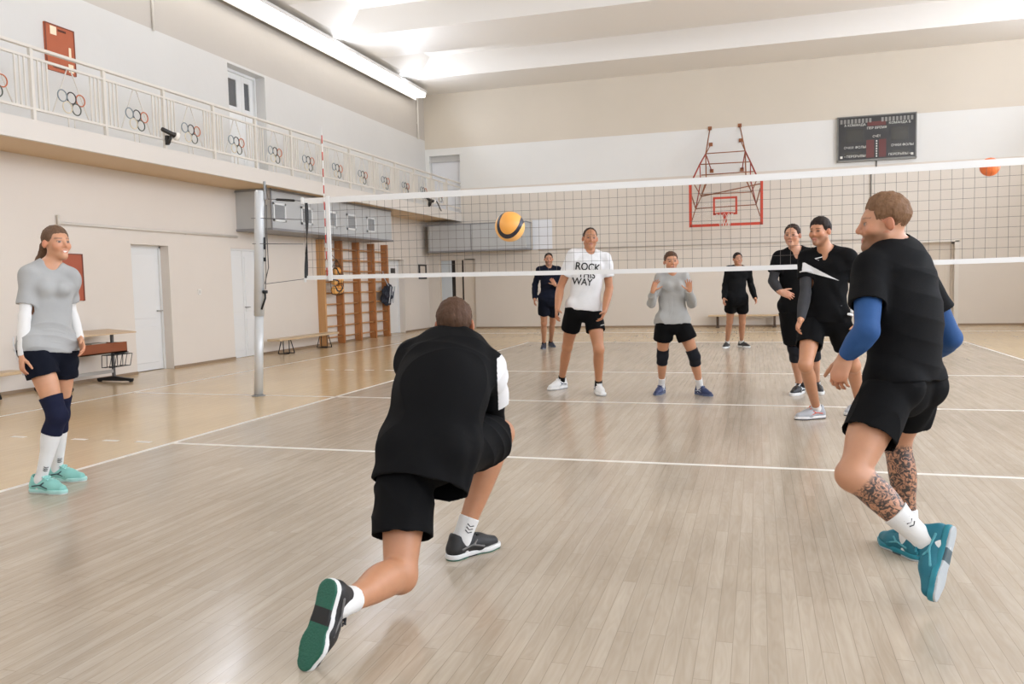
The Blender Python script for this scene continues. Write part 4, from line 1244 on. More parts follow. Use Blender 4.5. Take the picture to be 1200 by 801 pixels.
class Person:
    def __init__(s, H, pelvis, neck, yaw, headc, hyaw, hpitch=0, htilt=0, sex='m', build=1.0, h=.006, skin=(205, 158, 128), chest_yaw=None, curve=0.0, sh_w=None, sdrop=.052):
        s.H = H; s.sc = H / 1.83; s.sex = sex; s.h = h; s.skin = skin; s.b = build
        s.P = np.asarray(pelvis, float); s.N = np.asarray(neck, float)
        s.up = nrm(s.N - s.P)
        f = head_(yaw); s.fp = nrm(f - s.up * (f @ s.up)); s.rp = np.cross(s.fp, s.up)
        f = head_(yaw if chest_yaw is None else chest_yaw); s.fc = nrm(f - s.up * (f @ s.up)); s.rc = np.cross(s.fc, s.up)
        s.M = lerp(s.P, s.N, .5) - s.fc * curve
        w = (sh_w or (.098 if sex == 'm' else .082)) * H
        base = s.N - s.up * sdrop * s.sc + s.fc * .02 * s.sc
        s.S = {'R': base + s.rc * w, 'L': base - s.rc * w}
        s.Hh = {'R': s.P + s.rp * .054 * H, 'L': s.P - s.rp * .054 * H}
        s.hc = np.asarray(headc, float)
        f = head_(hyaw); r = np.cross(f, UP); f = rot(f, r, hpitch); u = np.cross(r, f)
        r = rot(r, f, htilt); u = np.cross(r, f); s.hf, s.hu, s.hr = f, u, r
        s.E = {}; s.W = {}; s.K = {}; s.A = {}; s.hand = {}; s.shoe = {}; s.front = {}
    # r = the person's own right hand side
    def arm(s, side, wrist, elbow=None, hint=None, hdir=None, palm=None, curl=(18, 22, 14), spread=4, thumb=1.0):
        l1, l2 = .178 * s.H, .148 * s.H
        wrist = np.asarray(wrist, float)
        if elbow is None: elbow = ik(s.S[side], wrist, l1, l2, -s.fc + (s.rc if side == 'R' else -s.rc) * .4 if hint is None else hint)
        s.E[side] = np.asarray(elbow, float); s.W[side] = wrist
        d = nrm(wrist - s.E[side]) if hdir is None else nrm(hdir)
        inward = (-s.rc if side == 'R' else s.rc)
        pn = inward if palm is None else np.asarray(palm, float)
        pn = nrm(pn - d * (pn @ d))
        th = np.cross(d, pn) if side == 'R' else np.cross(pn, d)
        s.hand[side] = (d, pn, th, curl, spread, thumb)
    def leg(s, side, ankle, toe, upv=UP, knee=None, hint=None):
        l1, l2 = .245 * s.H, .246 * s.H
        s.A[side] = np.asarray(ankle, float)
        s.K[side] = ik(s.Hh[side], s.A[side], l1, l2, s.fp if hint is None else hint) if knee is None else np.asarray(knee, float)
        a, k, c = s.Hh[side], s.K[side], s.A[side]
        off = k - lerp(a, c, np.clip(((k - a) @ (c - a)) / ((c - a) @ (c - a)), 0, 1))
        fr = off if np.linalg.norm(off) > .06 else s.fp
        s.front[side] = nrm(fr - nrm(c - k) * (fr @ nrm(c - k)))
        s.shoe[side] = (nrm(toe), np.asarray(upv, float))
    def stand(s, side, px, py, heading, hint=None, knee=None):
        f = floorp(px, py); s.leg(side, f + UP * .088 * s.sc, head_(heading), UP, knee, hint)
    # ---- volumes
    def torso(s, off=0.0, drop=0.0, loose=0.0, k=.022):
        c = s.sc * s.b; g = s.sex == 'f'
        hw = [.148, .143, .130, .142, .156] if not g else [.152, .138, .112, .122, .130]
        hw = [x * c + off for x in hw]
        if loose: hw = [max(x, hw[-1] * (.90 if loose < .02 else .97)) + loose * .4 if i < 4 else x + loose * .25 for i, x in enumerate(hw)]
        q = .64 if not g else .62
        nf = nrm(s.fp + s.fc)
        ps = []
        if drop: ps.append(limb(s.P - s.up * drop, lerp(s.P, s.M, .25), [hw[0], hw[0], hw[1]], k, nf, q + .06))
        ps += [limb(s.P + s.up * .02, s.M, [hw[0], hw[1], hw[2]], k, nf, q + .05), limb(s.M, lerp(s.M, s.N, .60), [hw[2], hw[3], hw[4] * .98], k, s.fc, q)]
        ps.append(limb(lerp(s.M, s.N, .60), lerp(s.M, s.N, .86), [hw[4] * .98, hw[4] * .62], k, s.fc, q + .04))
        for sd in 'RL':
            S = s.S[sd]
            ps.append(limb(lerp(s.N, S, .2) - s.up * .03, S - s.up * .004, [.050 * c + off * .7, (.046 if not g else .036) * c + off], .045))
            ps.append(limb(lerp(s.M, s.N, .40) + (S - s.N) * .40, S - s.up * .05 * c, [.062 * c + off, .048 * c + off], .04))
            ps.append(limb(s.N - s.up * .010 * c, lerp(s.N, S, .85) + s.up * .004, [.042 * c + off * .5, .038 * c + off * .9], .05))
        if g:
            for sg in (-1, 1):
                ps.append(ball_(lerp(s.M, s.N, .42) + s.fc * (.070 * c + off * .5) + s.rc * sg * .058 * c, .054 * c + off * .7, .035))
        else:
            for sg in (-1, 1):
                ps.append(ell(lerp(s.M, s.N, .54) + s.fc * .065 * c + s.rc * sg * .065 * c, [s.rc, s.fc, s.up], (.078 * c + off, .045 * c + off, .065 * c + off), .03))
        return ps
    def hips(s, off=0.0):
        c = s.sc * s.b; ps = [limb(s.Hh['L'] + s.up * .03, s.Hh['R'] + s.up * .03, .096 * c + off, .02, s.fp, .95)]
        for sd in 'RL':
            ps.append(ball_(s.Hh[sd] - s.fp * .036 * c - s.up * .02 * c, .082 * c + off, .03))
        return ps
    def larm(s, sd, off=0.0):
        c = s.sc * s.b * (1 if s.sex == 'm' else .80); S, E, W = s.S[sd], s.E[sd], s.W[sd]
        return [limb(S, E, [r * c + off for r in (.053, .051, .049, .045, .040)], .02),
                limb(E, W, [r * c + off for r in (.041, .047, .044, .036, .028)], .02)]
    def lleg(s, sd, off=0.0):
        c = s.sc * s.b * (1 if s.sex == 'm' else .96); A, K, Hh = s.A[sd], s.K[sd], s.Hh[sd]; f = s.front[sd]
        ax = nrm(A - K); fx = [np.cross(ax, f), f, ax]
        tx = nrm(K - Hh); tf = nrm(f - tx * (f @ tx)); 
        return [limb(Hh, K, [r * c + off for r in (.090, .088, .080, .068, .056)], .02),
                ell(lerp(Hh, K, .5) + tf * .018 * c, [np.cross(tx, tf), tf, tx], (.064 * c + off, .070 * c + off, .15 * c + off), .03),
                limb(K, A, [r * c + off for r in (.055, .053, .050, .040, .034)], .03),
                ell(K + f * .012 * c, fx, (.046 * c + off, .05 * c + off, .055 * c + off), .03),
                ell(lerp(K, A, .30) - f * .020 * c, fx, (.050 * c + off, .050 * c + off, .115 * c + off), .03)]
    def loc(s, x, y, z):
        """a point of the head: x to its right, y forward, z up, in units of an average head"""
        m = s.hs; return s.hc + (s.hr * x + s.hf * y + s.hu * z) * m
    def headprims(s):
        s.hs = .98 * s.sc ** .6 if s.sex == 'm' else .95 * s.sc ** .6
        m = s.hs; A = [s.hr, s.hf, s.hu]; L = s.loc
        g = s.sex == 'f'; j = .84 if g else 1.0
        ps = [ell(L(0, -.010, .036), A, V(.076, .091, .088) * m, .03), ell(L(0, .026, -.028), A, V(.061 * j, .066, .088) * m, .03),
              limb(L(-.050 * j, .004, -.055), L(0, .066, -.098), [.022 * m, .019 * m], .03), limb(L(.050 * j, .004, -.055), L(0, .066, -.098), [.022 * m, .019 * m], .03),
              ball_(L(0, .074, -.101), .020 * m * j, .02), limb(L(-.036, .076, .026), L(.036, .076, .026), .0115 * m * j, .025),
              limb(L(0, .087, .016), L(0, .110, -.024), [.0078 * m, .0092 * m * j], .012), ball_(L(0, .106, -.030), .0105 * m * j, .010), ball_(L(.0120, .095, -.034), .0075 * m, .008), ball_(L(-.0120, .095, -.034), .0075 * m, .008)]
        for sg in (-1, 1):
            ps.append(ball_(L(sg * .043, .062, -.028), .023 * m, .03))
        nk = .053 * m * (1 if not g else .84) * (s.b ** .5)
        ps.append(limb(s.N - s.up * .03, L(0, -.022, -.045), [nk * 1.12, nk, nk * .98], .03))
        ps.append(limb(lerp(s.S['R'], s.S['L'], .5) - s.up * .02, L(0, .0, -.07), [nk * .9, nk * .8], .03))
        cuts = [ball_(L(sg * .034, .104, .002), .0165 * m, .014) for sg in (-1, 1)]
        late = [ball_(L(sg * .033, .0715, .001), .0145 * m, .010) for sg in (-1, 1)]
        late += [limb(L(-.019, .088, -.064), L(.019, .088, -.064), .0062 * m, .006), limb(L(-.016, .087, -.074), L(.016, .087, -.074), .0072 * m, .006)]
        for sg in (-1, 1):
            ea = [rot(s.hr, s.hu, 0), s.hf, s.hu]
            fw = nrm(s.hf * .5 * 1 + s.hr * sg * .9)
            late.append(ell(L(sg * .083, -.010, -.006), [np.cross(fw, s.hu) * 1.0, fw, nrm(s.hu - s.hf * .15)], V(.019, .0088, .030) * m, .008))
        return ps, cuts, late
    def handprims(s, sd):
        d, pn, th, curl, spread, tw = s.hand[sd]; W = s.W[sd]; m = .97 * s.sc * (1 if s.sex == 'm' else .92)
        ps = [limb(W - d * .01, W + d * .035 * m, [.027 * m, .033 * m], .015, pn, .62), limb(W + d * .035 * m, W + d * .078 * m, [.036 * m, .040 * m], .015, pn, .36)]
        fing = []
        for i, (o, L, r) in enumerate(((.0290, .076, .0090), (.0100, .084, .0094), (-.0095, .079, .0090), (-.0275, .063, .0080))):
            p = W + d * (.088 - abs(i - 1.2) * .004) * m + th * o * m
            q = rot(d, pn, (1.5 - i) * spread * (1 if sd == 'R' else -1) * -1)
            ax = np.cross(q, pn)
            fing.append(limb(p - q * .02 * m, p, r * m * 1.05, .010))
            for j, f_ in enumerate((.46, .31, .23)):
                q = rot(q, ax, curl[j]); e = p + q * L * f_ * m
                fing.append(limb(p, e, [r * m * (1 - .08 * j), r * m * (.93 - .1 * j)], .004)); p = e
        q = nrm(d * .62 + th * .72 * tw + pn * .34); p = W + d * .022 * m + th * .020 * m + pn * .006
        for j, (L, r) in enumerate(((.046, .0135), (.034, .0108), (.028, .0092))):
            e = p + q * L * m; fing.append(limb(p, e, [r * m, r * m * .88], .010 if j == 0 else .004)); p = e; q = nrm(q + d * .28 + pn * .12)
        return ps + fing
    def footprims(s, sd):
        toe, u = s.shoe[sd]; A = s.A[sd]; z = nrm(u - toe * (u @ toe)); m = s.sc
        return [limb(A, A - z * .045 * m + toe * .06 * m, [.034 * m, .030 * m], .02), limb(A - z * .045 * m - toe * .03 * m, A - z * .05 * m + toe * .14 * m, [.028 * m, .03 * m, .02 * m], .02)]
    # ---- build
    def body(s, name_label, brow=(96, 70, 52), lip=(186, 112, 96), beard=None, ink=None, open_smile=False, scalp=None):
        hp, hcut, late = s.headprims()
        pr = s.torso() + s.hips()
        for sd in 'RL': pr += s.larm(sd) + s.lleg(sd) + s.footprims(sd)
        allp = pr + hp
        for sd in 'RL': allp += s.handprims(sd)
        lo = np.min([p['lo'] for p in allp], 0); hi = np.max([p['hi'] for p in allp], 0)
        g = Grid(lo, hi, s.h)
        for p in pr + hp: g.add(p)
        for c in hcut: g.cut(c)
        for p in late: g.add(p)
        for sd in 'RL':
            for p in s.handprims(sd): g.add(p)
        v, F = surface(g.D, g.lo, s.h, 1)
        me = tomesh('person', v, F)
        o = link('person', me, SKIN); s.o = o
        # local head coordinates for the colouring of eyes, brows and lips
        q = (v - s.hc) / s.hs; X, Y, Z = q @ s.hr, q @ s.hf, q @ s.hu
        near = (np.abs(X) < .1) & (np.abs(Y) < .15) & (np.abs(Z) < .14)
        col = np.tile(np.array(lin(s.skin)[:3]), (len(v), 1))
        def paint(mask, c, a=1.0):
            a = (mask.astype(float) * a)[:, None]; col[:] = col * (1 - a) + np.array(lin(c)[:3]) * a
        rosy = tuple(int(a * b) for a, b in zip(s.skin, (1.0, .86, .82)))
        d = np.sqrt((np.abs(X) - .045) ** 2 + (Y - .07) ** 2 + (Z + .03) ** 2); paint(near & (d < .05), rosy, np.clip(1 - d / .05, 0, 1) * .6)
        paint(near & (np.abs(X) > .07) & (np.abs(Z + .005) < .04), rosy, .7)
        d = np.sqrt(X ** 2 + (Y - .112) ** 2 + (Z + .03) ** 2); paint(near & (d < .03), rosy, np.clip(1 - d / .03, 0, 1) * .5)
        if beard:
            c, a = beard
            bz = np.clip((-.030 - Z) / .02, 0, 1) * np.clip((Y + .005) / .02, 0, 1) * np.clip((Z + .15) / .02, 0, 1) * (1 - np.clip(1 - np.abs((X) / .02), 0, 1) * np.clip(1 - np.abs((Z + .068) / .012), 0, 1) * .8)
            bz *= 1 - np.clip((.055 - np.abs(X)) / .01, 0, 1) * np.clip((Z + .052) / .012, 0, 1)
            paint(near, c, bz * a)
        paint(near & (Y > .05) & (((X / .021) ** 2 + ((Z + .0685) / .0125) ** 2) < 1), lip, .85)
        if open_smile and s.h < .0055: paint(near & (Y > .05) & (((X / .0165) ** 2 + ((Z + .068) / .0045) ** 2) < 1), (236, 228, 218), 1)
        else: paint(near & (Y > .05) & (np.abs(X) < .021) & (np.abs(Z + .0685) < .0024), (120, 66, 56), .9)
        bzl = .027 + .10 * (np.abs(X) - .033) * -np.sign(np.abs(X) - .033) * .3
        paint(near & (Y > .05) & (np.abs(np.abs(X) - .034) < .020) & (np.abs(Z - bzl) < .0042), brow, .62)
        ex = np.abs(X) - .033
        eye = near & (Y > .06) & (((ex / .0130) ** 2 + ((Z - .001) / .0052) ** 2) < 1)
        paint(near & (Y > .06) & (((ex / .018) ** 2 + ((Z - .002) / .0105) ** 2) < 1), tuple(int(a * .84) for a in s.skin), .6)
        paint(eye, (196, 180, 168) if s.h < .0055 else (110, 84, 70), 1); paint(eye & (np.abs(ex) < .0072), (56, 42, 36), 1)
        paint(near & (Y > .06) & (np.abs(ex) < .0145) & (np.abs(Z - .0068) < .0020), (70, 48, 38), .7)
        if scalp is not None: paint(near & (Z > .045) & (Y < .075), scalp[0], scalp[1])
        # knuckles, knees and elbows slightly redder
        for pt, r in [(s.K[k], .07) for k in 'RL'] + [(s.E[k], .06) for k in 'RL'] + [(s.W[k] + s.hand[k][0] * .13, .09) for k in 'RL']:
            d = np.linalg.norm(v - pt, axis=1); paint(d < r, rosy, np.clip(1 - d / r, 0, 1) * .55)
        setcol(me, col)
        iv = np.zeros(len(v))
        if ink:
            for sd, t0, t1 in ink:
                K, A = s.K[sd], s.A[sd]; L = A - K; t = ((v - K) @ L) / (L @ L); dist = np.linalg.norm(v - K - np.clip(t, 0, 1)[:, None] * L, axis=1)
                iv = np.maximum(iv, np.clip((t - t0) / .05, 0, 1) * np.clip((t1 - t) / .05, 0, 1) * (dist < .1))
        at_ = me.attributes.new('Ink', 'FLOAT', 'POINT'); at_.data.foreach_set('value', iv.astype(np.float32))
        tag(o, name_label, 'person')
        return o
    def put(s, name, vF, m, parent=None, label=None):
        o = link(name, tomesh(name, *vF), m, parent or s.o)
        if label: o['label'] = label
        return o
    def shirt(s, m, drop=.16, sleeve=.55, loose=.012, off=.012, neck=.064, vneck=0, noise=.0035, seed=1.0, hs=None, sl_loose=.010, sleeve_len=None, name='shirt', zones=None, over=.022):
        hs = hs or s.h
        dn = (s.P - s.up * drop * s.sc, -s.up)
        tp = s.torso(off, drop * s.sc + .05, loose)
        for p in tp[:2]: p['clips'] = [dn]
        ps = list(tp)
        if over:
            for p in s.hips(over): p['clips'] = [dn]; ps.append(p)
        for sd in 'RL':
            A = s.larm(sd, off + .002)
            if sleeve_len == 'long':
                for p in A: p['k'] = .03
                A[1]['clips'] = [(s.W[sd] - nrm(s.W[sd] - s.E[sd]) * .0, nrm(s.W[sd] - s.E[sd]))]
                ps += A
            else:
                S, E = s.S[sd], s.E[sd]; d = nrm(E - S); c = s.sc * s.b * (1 if s.sex == 'm' else .82)
                ps.append(limb(S, lerp(S, E, sleeve + .1), [.049 * c + off, .049 * c + off + sl_loose * .6, .047 * c + off + sl_loose], .035, clips=[(lerp(S, E, sleeve), d)]))
        L = s.loc
        cuts = [limb(s.N - s.up * .012 + s.fc * .012, L(0, -.02, -.02), [neck * s.hs * 1.02, neck * s.hs * 1.15], .008), limb(s.N + s.fc * .055 * s.sc + s.up * .004, s.N + s.fc * .09 * s.sc + s.up * .06, [.044 * s.hs, .06], .012)]
        if vneck: cuts.append(limb(s.N + s.fc * .10 * s.sc - s.up * (.03 + vneck) * s.sc, s.N + s.fc * .085 * s.sc + s.up * .05, [.012, .055], .006))
        vF = solid(ps, hs, cuts, shell=max(.012, 2.2 * hs), noise=noise, seed=seed, smooth=2, clipall=())
        # pull flat at the hem
        o = s.put(name, vF, m)
        if zones:
            me = o.data; v, F = vF; c = v[F].mean(1); mi = np.zeros(len(F), np.int32)
            for i, (zm, fn) in enumerate(zones):
                me.materials.append(zm); mi[fn(c)] = i + 1
            me.polygons.foreach_set('material_index', mi)
        s.shirt_o = o; s.shirt_vF = vF
        return o
    def shorts(s, m, t=.55, off=.016, flare=.022, noise=.0035, seed=2.0, hem_tilt=None, top=.10, name='shorts', hs=None, under=None):
        hs = hs or s.h; c = s.sc * s.b
        ps = s.hips(off)
        hw = (.146 if s.sex == 'm' else .150) * c + off * .5
        ps.append(limb(s.P, s.P + s.up * (top + .03) * s.sc, [hw, hw * .95], .015, s.fp, .72, clips=[(s.P + s.up * top * s.sc, s.up)]))
        for sd in 'RL':
            Hh, K = s.Hh[sd], s.K[sd]; d = nrm(K - Hh); n = d if hem_tilt is None else nrm(d + np.asarray(hem_tilt[sd]))
            ps.append(limb(Hh, lerp(Hh, K, t + .12), [.090 * c + off, .088 * c + off + flare * .4, .078 * c + off + flare * .8], .02, clips=[(lerp(Hh, K, t), n)]))
        vF = solid(ps, hs, shell=max(.012, 2.2 * hs), noise=noise, seed=seed, smooth=2, clipall=[] if under is None else [(s.P - s.up * (under - .012) * s.sc, s.up)])
        o = s.put(name, vF, m); s.shorts_vF = vF
        return o
    def cover(s, name, prims, m, a, b, off=0.0, hs=None, label=None, noise=0, parent=None):
        """a tube of cloth over limb volumes between the planes a and b = (point, outward normal)"""
        vF = solid(prims, hs or s.h, clipall=[a, b], noise=noise, seed=3.3)
        return s.put(name, vF, m, parent, label)
    def sleeve(s, sd, m, t0, off=.005, t1=1.0, name='arm_sleeve', **k):
        S, E, W = s.S[sd], s.E[sd], s.W[sd]
        if t0 < 1: a = (lerp(S, E, t0), -nrm(E - S))
        else: a = (lerp(E, W, t0 - 1), -nrm(W - E))
        ps = s.larm(sd, off)
        if t0 >= 1: ps = ps[1:]
        return s.cover(name, ps, m, a, (lerp(E, W, t1), nrm(W - E)), **k)
    def sock(s, sd, m, t0, off=.005, name='sock', **k):
        K, A = s.K[sd], s.A[sd]; d = nrm(A - K)
        ps = s.lleg(sd, off)[2:] ; ps = [ps[0], ps[2]]
        ps[0]['k'] = ps[1]['k'] = .03
        ps.append(limb(A, A - nrm(s.shoe[sd][1]) * .05 * s.sc, .036 * s.sc + off * .5, .02))
        return s.cover(name, ps, m, (lerp(K, A, t0), -d), (A + d * .08, d), **k)
    def kneepad(s, sd, m, up=.10, dn=.12, off=.012, **k):
        Hh, K, A = s.Hh[sd], s.K[sd], s.A[sd]
        ps = s.lleg(sd, off)
        c = s.sc; f = s.front[sd]
        o = s.cover('knee_pad', ps, m, (lerp(K, Hh, up / np.linalg.norm(Hh - K)), nrm(Hh - K)), (lerp(K, A, dn / np.linalg.norm(A - K)), nrm(A - K)), noise=.0015, **k)
        return o
    def shoes(s, mats, sc=1.0):
        for sd in 'RL':
            toe, u = s.shoe[sd]; z = nrm(u - toe * (u @ toe)); s_ = s.sc * sc
            make_shoe(s.o, s.A[sd] - z * .088 * s.sc, toe, u, s_, sd, mats)
    def hair(s, m, thick=.010, front=.080, line=None, nape=-.055, side=.0, extra=(), noise=.002, top=0.0, hs=None, back=.0, taper=.035, name='hair'):
        m_ = s.hs; L = s.loc; A = [s.hr, s.hf, s.hu]; hs = min(hs or s.h, .005)
        ps = [ell(L(0, -.010 - back, .036 + top), A, (V(.076, .091, .088) + thick) * m_, .02)] + [e for e in extra]
        lo = np.min([p['lo'] for p in ps], 0); hi = np.max([p['hi'] for p in ps], 0)
        g = Grid(lo, hi, hs)
        sl, gg, d = g.prim(ps[0])
        X, Y, Z = [((gg[0] - s.hc[0]) * a[0] + (gg[1] - s.hc[1]) * a[1] + (gg[2] - s.hc[2]) * a[2]) / m_ for a in A]
        ly = [-.14, -.06, -.03, -.018, .008, .022, .040, .052, .066, .13] if line is None else line[0]
        lz = [nape, nape + .012, -.035, .005, .012, -.012 + side, .012 + side, .050, front, front + .005] if line is None else line[1]
        zl = np.interp(Y, ly, lz)
        d = d + thick * m_ * .95 * (1 - np.clip((Z - zl) / taper, 0, 1))
        d = np.maximum(d, (zl - Z) * m_ * .75)
        g.D[sl] = np.minimum(g.D[sl], d.astype(np.float32))
        for e in extra: g.add(e)
        v, F = surface(g.D, g.lo, hs, 1)
        if noise:
            N = vnormals(v, F); r = np.random.RandomState(5); q = (v - s.hc) @ np.stack(A, 1)
            v = v + N * (noise * (np.sin(190 * q[:, 0] + 40 * q[:, 1]) * .5 + np.sin(130 * q[:, 1] + 90 * q[:, 2]) * .5 + r.normal(size=len(v)) * .35))[:, None]
        return s.put(name, (v, F), m)

def project_text(person, target, body, size, center, right, up, out, m, name='shirt_print', lift=.004):
    """lettering laid over the cloth: the mesh of the letters is pressed along -out onto the shirt"""
    me = text_bm(body, size, 0.0, .018 * size)
    me.transform(Matrix.Diagonal((.86, 1, 1, 1)))
    bm = bmesh.new(); bm.from_mesh(me)
    bmesh.ops.subdivide_edges(bm, edges=[e for e in bm.edges if e.calc_length() > size * .12], cuts=2)
    bmesh.ops.triangulate(bm, faces=bm.faces)
    v, F = target
    tree = BVHTree.FromPolygons([tuple(p) for p in v], [tuple(int(i) for i in f) for f in F])
    out = nrm(out)
    for q in bm.verts:
        p = center + right * q.co.x + up * q.co.y
        hit = tree.ray_cast(Vector(p + out * .4), Vector(-out))
        q.co = Vector(np.array(hit[0]) + out * lift) if hit[0] is not None else Vector(p)
    bm.to_mesh(me); bm.free()
    return link(name, me, m, person.shirt_o)
# ------------------------------------------------------------------ the nine players
BLACK = cloth('black_jersey', (15, 15, 16)); BLACK2 = cloth('black_shorts_cloth', (13, 13, 14)); NAVY = cloth('navy_cloth', (20, 23, 36)); NAVYD = cloth('navy_shorts_cloth', (18, 21, 32))
GREY = cloth('grey_jersey', (172, 172, 170)); GREYB = cloth('heather_grey_top', (170, 169, 165)); WHITE = cloth('white_cotton', (226, 225, 224)); WSL = cloth('white_sleeve_knit', (232, 230, 226))
BLUE = cloth('blue_sleeve', (50, 84, 134), .6); DGREY = cloth('dark_grey_sleeve', (62, 62, 64)); PAD = cloth('black_pad', (34, 35, 40)); PADN = cloth('navy_pad', (30, 33, 54)); SOCKW = cloth('sock_white', (230, 229, 226)); SOCKB = cloth('sock_black', (26, 26, 27))
INK = mat('print_black', (34, 34, 34), .7); RUB = mat('rubber_white', (228, 228, 226), .5); RUBG = mat('rubber_grey', (150, 152, 154), .6)
def upp(n, c): return mat(n, c, .55, bump=.2, bscale=300)

def sock_mark(p, sd, t, dirv, m, size=.018):
    """small zigzag mark on a sock"""
    K, A = p.K[sd], p.A[sd]; c = lerp(K, A, t); d = nrm(A - K); o = nrm(dirv - d * (dirv @ d)); x = np.cross(o, d); c = c + o * (.045 * p.sc)
    b = MB()
    for i in range(3):
        b.tube([c + d * (i * size * .9) - x * size, c + d * (i * size * .9 + size * .5), c + d * (i * size * .9) + x * size], .0026, 5)
    for ob in p.o.children:
        if ob.name.startswith('sock'): par = ob
    b.build('sock_mark', m, par)

# 1 --- kneeling man seen from behind
p = Person(1.98, at(503, 526, 3.68), at(533, 404, 3.95), 168, at(533, 380, 4.0), 178, 4, 0, h=.0048, build=1.12, skin=(188, 134, 100), chest_yaw=174, curve=.055, sdrop=.075)
h0, h1 = floorp(527, 656), floorp(572, 642); td = nrm(h1 - h0)
p.leg('R', h0 + td * .08 + UP * .092, td, UP, at(586, 508, 4.20))
p.leg('L', at(398, 709, 3.02), at(358, 784, 2.89) - at(380, 705, 2.94), WH * .85 + RH_ * .52 + UP * .05, at(469, 673, 3.46))
p.arm('R', at(556, 520, 4.28), at(578, 492, 4.06), hdir=at(540, 535, 4.4) - at(556, 520, 4.28))
p.arm('L', at(530, 520, 4.28), at(490, 486, 4.08), hdir=at(542, 535, 4.4) - at(530, 520, 4.28))
p.body('person in black jersey and shorts kneeling in a lunge with back to the camera')
p.hair(hair_mat('hair_brown', (84, 62, 48)), thick=.010, nape=-.062)
def white_panel(c, p=p):
    d = nrm(p.E['R'] - p.S['R']); q = c - p.S['R']
    return (q @ d > -.07) & (np.linalg.norm(np.cross(q, d), axis=1) < .13) & (q @ RH_ > .030)
p.shirt(BLACK, drop=.17, sleeve=.66, loose=.055, off=.014, seed=1.3, noise=.0045, zones=[(WHITE, white_panel)])
nb = p.N - p.up * .0
p.put('collar', solid([limb(p.N - p.up * .018, p.N + p.up * .012, .068 * p.hs, .01)], .004, cuts=[limb(p.N - p.up * .1, p.N + p.up * .1, .058 * p.hs, .004)], clipall=[(p.N + p.up * .012, p.up), (p.N - p.up * .022, -p.up)]), WHITE, p.shirt_o)
p.shorts(BLACK2, t=.72, off=.014, flare=.034, seed=2.2, noise=.005)
p.sleeve('R', BLACK2, .5); p.sleeve('L', BLACK2, .5)
for sd in 'RL':
    p.sock(sd, SOCKW, .80)
sock_mark(p, 'R', .86, nrm(-WH + RH_ * .4), INK); 
p.shoes((upp('shoe_black', (34, 33, 33)), RUB, mat('rubber_green', (26, 92, 72), .5, bump=.3, bscale=120), mat('lace_black', (30, 30, 30), .7), mat('emblem_grey', (110, 108, 106), .5), mat('arch_black', (24, 24, 24), .4)), 1.0)

# 2 --- tall man on the right, seen from behind in left profile
p = Person(1.98, at(1059, 448, 3.72), at(1051, 291, 3.74), -142, at(1036, 262, 3.72), -104, -2, 0, h=.0048, build=1.0, skin=(192, 140, 108), chest_yaw=-146, curve=.03, sdrop=.09)
p.leg('L', at(1085, 634, 3.40), at(1088, 713, 3.325) - at(1106, 642, 3.385), -RH_ * .66 + WH * .70 + UP * .1, at(999, 556, 3.50))
f0 = floorp(1066, 651)
p.leg('R', f0 + UP * .095, head_(-168), UP, at(1051, 517, 3.97))
p.arm('L', at(991, 417, 3.60), at(1016, 388, 3.50), hdir=at(979, 452, 3.60) - at(991, 417, 3.60), palm=RH_ * .8 + WH * .6, curl=(30, 34, 22), spread=5)
p.arm('R', at(1090, 416, 4.08), at(1114, 396, 3.88))
p.body('person in black tee with blue arm sleeves and tattooed shins moving off on the right', beard=((120, 84, 58), .75), brow=(110, 80, 58), ink=[('L', .12, .86), ('R', .02, .9)])
p.hair(hair_mat('hair_light_brown', (122, 92, 68)), thick=.014, nape=-.040, front=.066, noise=.003, taper=.065, top=.004)
p.shirt(BLACK, drop=-.01, sleeve=.60, loose=.055, off=.014, seed=14.6, noise=.004, sl_loose=.016)
p.shorts(BLACK2, t=.60, off=.012, flare=.030, seed=5.2, noise=.005, under=-0.01)
p.sleeve('L', BLUE, .45); p.sleeve('R', BLUE, .45)
for sd in 'RL': p.sock(sd, SOCKW, .58 if sd == 'L' else .72, off=.007)
sock_mark(p, 'L', .68, nrm(-WH * .9 - RH_ * .1 + UP * .4), INK, .016)
p.shoes((upp('shoe_teal', (18, 108, 126)), mat('midsole_teal', (30, 128, 144), .5), mat('outsole_grey', (184, 190, 192), .6, bump=.3, bscale=120), mat('lace_teal', (40, 130, 146), .7), mat('emblem_teal', (84, 160, 172), .5), mat('arch_dark', (60, 84, 92), .5)), .98)

# 3 --- girl at the left edge
p = Person(1.83, at(57, 407, 5.62), at(58, 310, 5.62), 56, at(66, 285, 5.62), 62, 4, 0, sex='f', h=.005, skin=(204, 150, 116), chest_yaw=46, sh_w=.072, sdrop=.07, build=.92)
p.stand('R', 48.5, 576.5, 74, knee=at(67, 487, 5.56)); p.stand('L', 68, 563, 80, knee=at(70, 485, 5.82))
p.arm('R', at(26, 417, 5.46), at(29, 371, 5.48), hdir=at(25, 452, 5.44) - at(26, 417, 5.46), curl=(22, 26, 18), spread=3)
p.arm('L', at(94, 397, 5.72), at(82, 362, 5.84), hdir=at(101, 421, 5.66) - at(94, 397, 5.72), curl=(20, 22, 14))
p.body('person with ponytail in grey tee, white sleeves and navy shorts standing by the left wall', brow=(110, 82, 64), open_smile=True)
L = p.loc
p.hair(hair_mat('hair_dark_blond', (104, 80, 62)), thick=.009, front=.062, nape=-.05, side=.012, extra=[limb(L(0, -.10, .045), L(.0, -.135, -.01), [.026, .030], .02), limb(L(0, -.135, -.01), L(.02, -.185, -.11), [.030, .026], .02), limb(L(.02, -.185, -.11), L(.04, -.235, -.24), [.026, .012], .02)])
p.shirt(GREY, drop=.03, sleeve=.72, loose=.030, off=.012, seed=3.7, noise=.0045, sl_loose=.010)
for sd in 'RL': p.sleeve(sd, WSL, .5, off=.006)
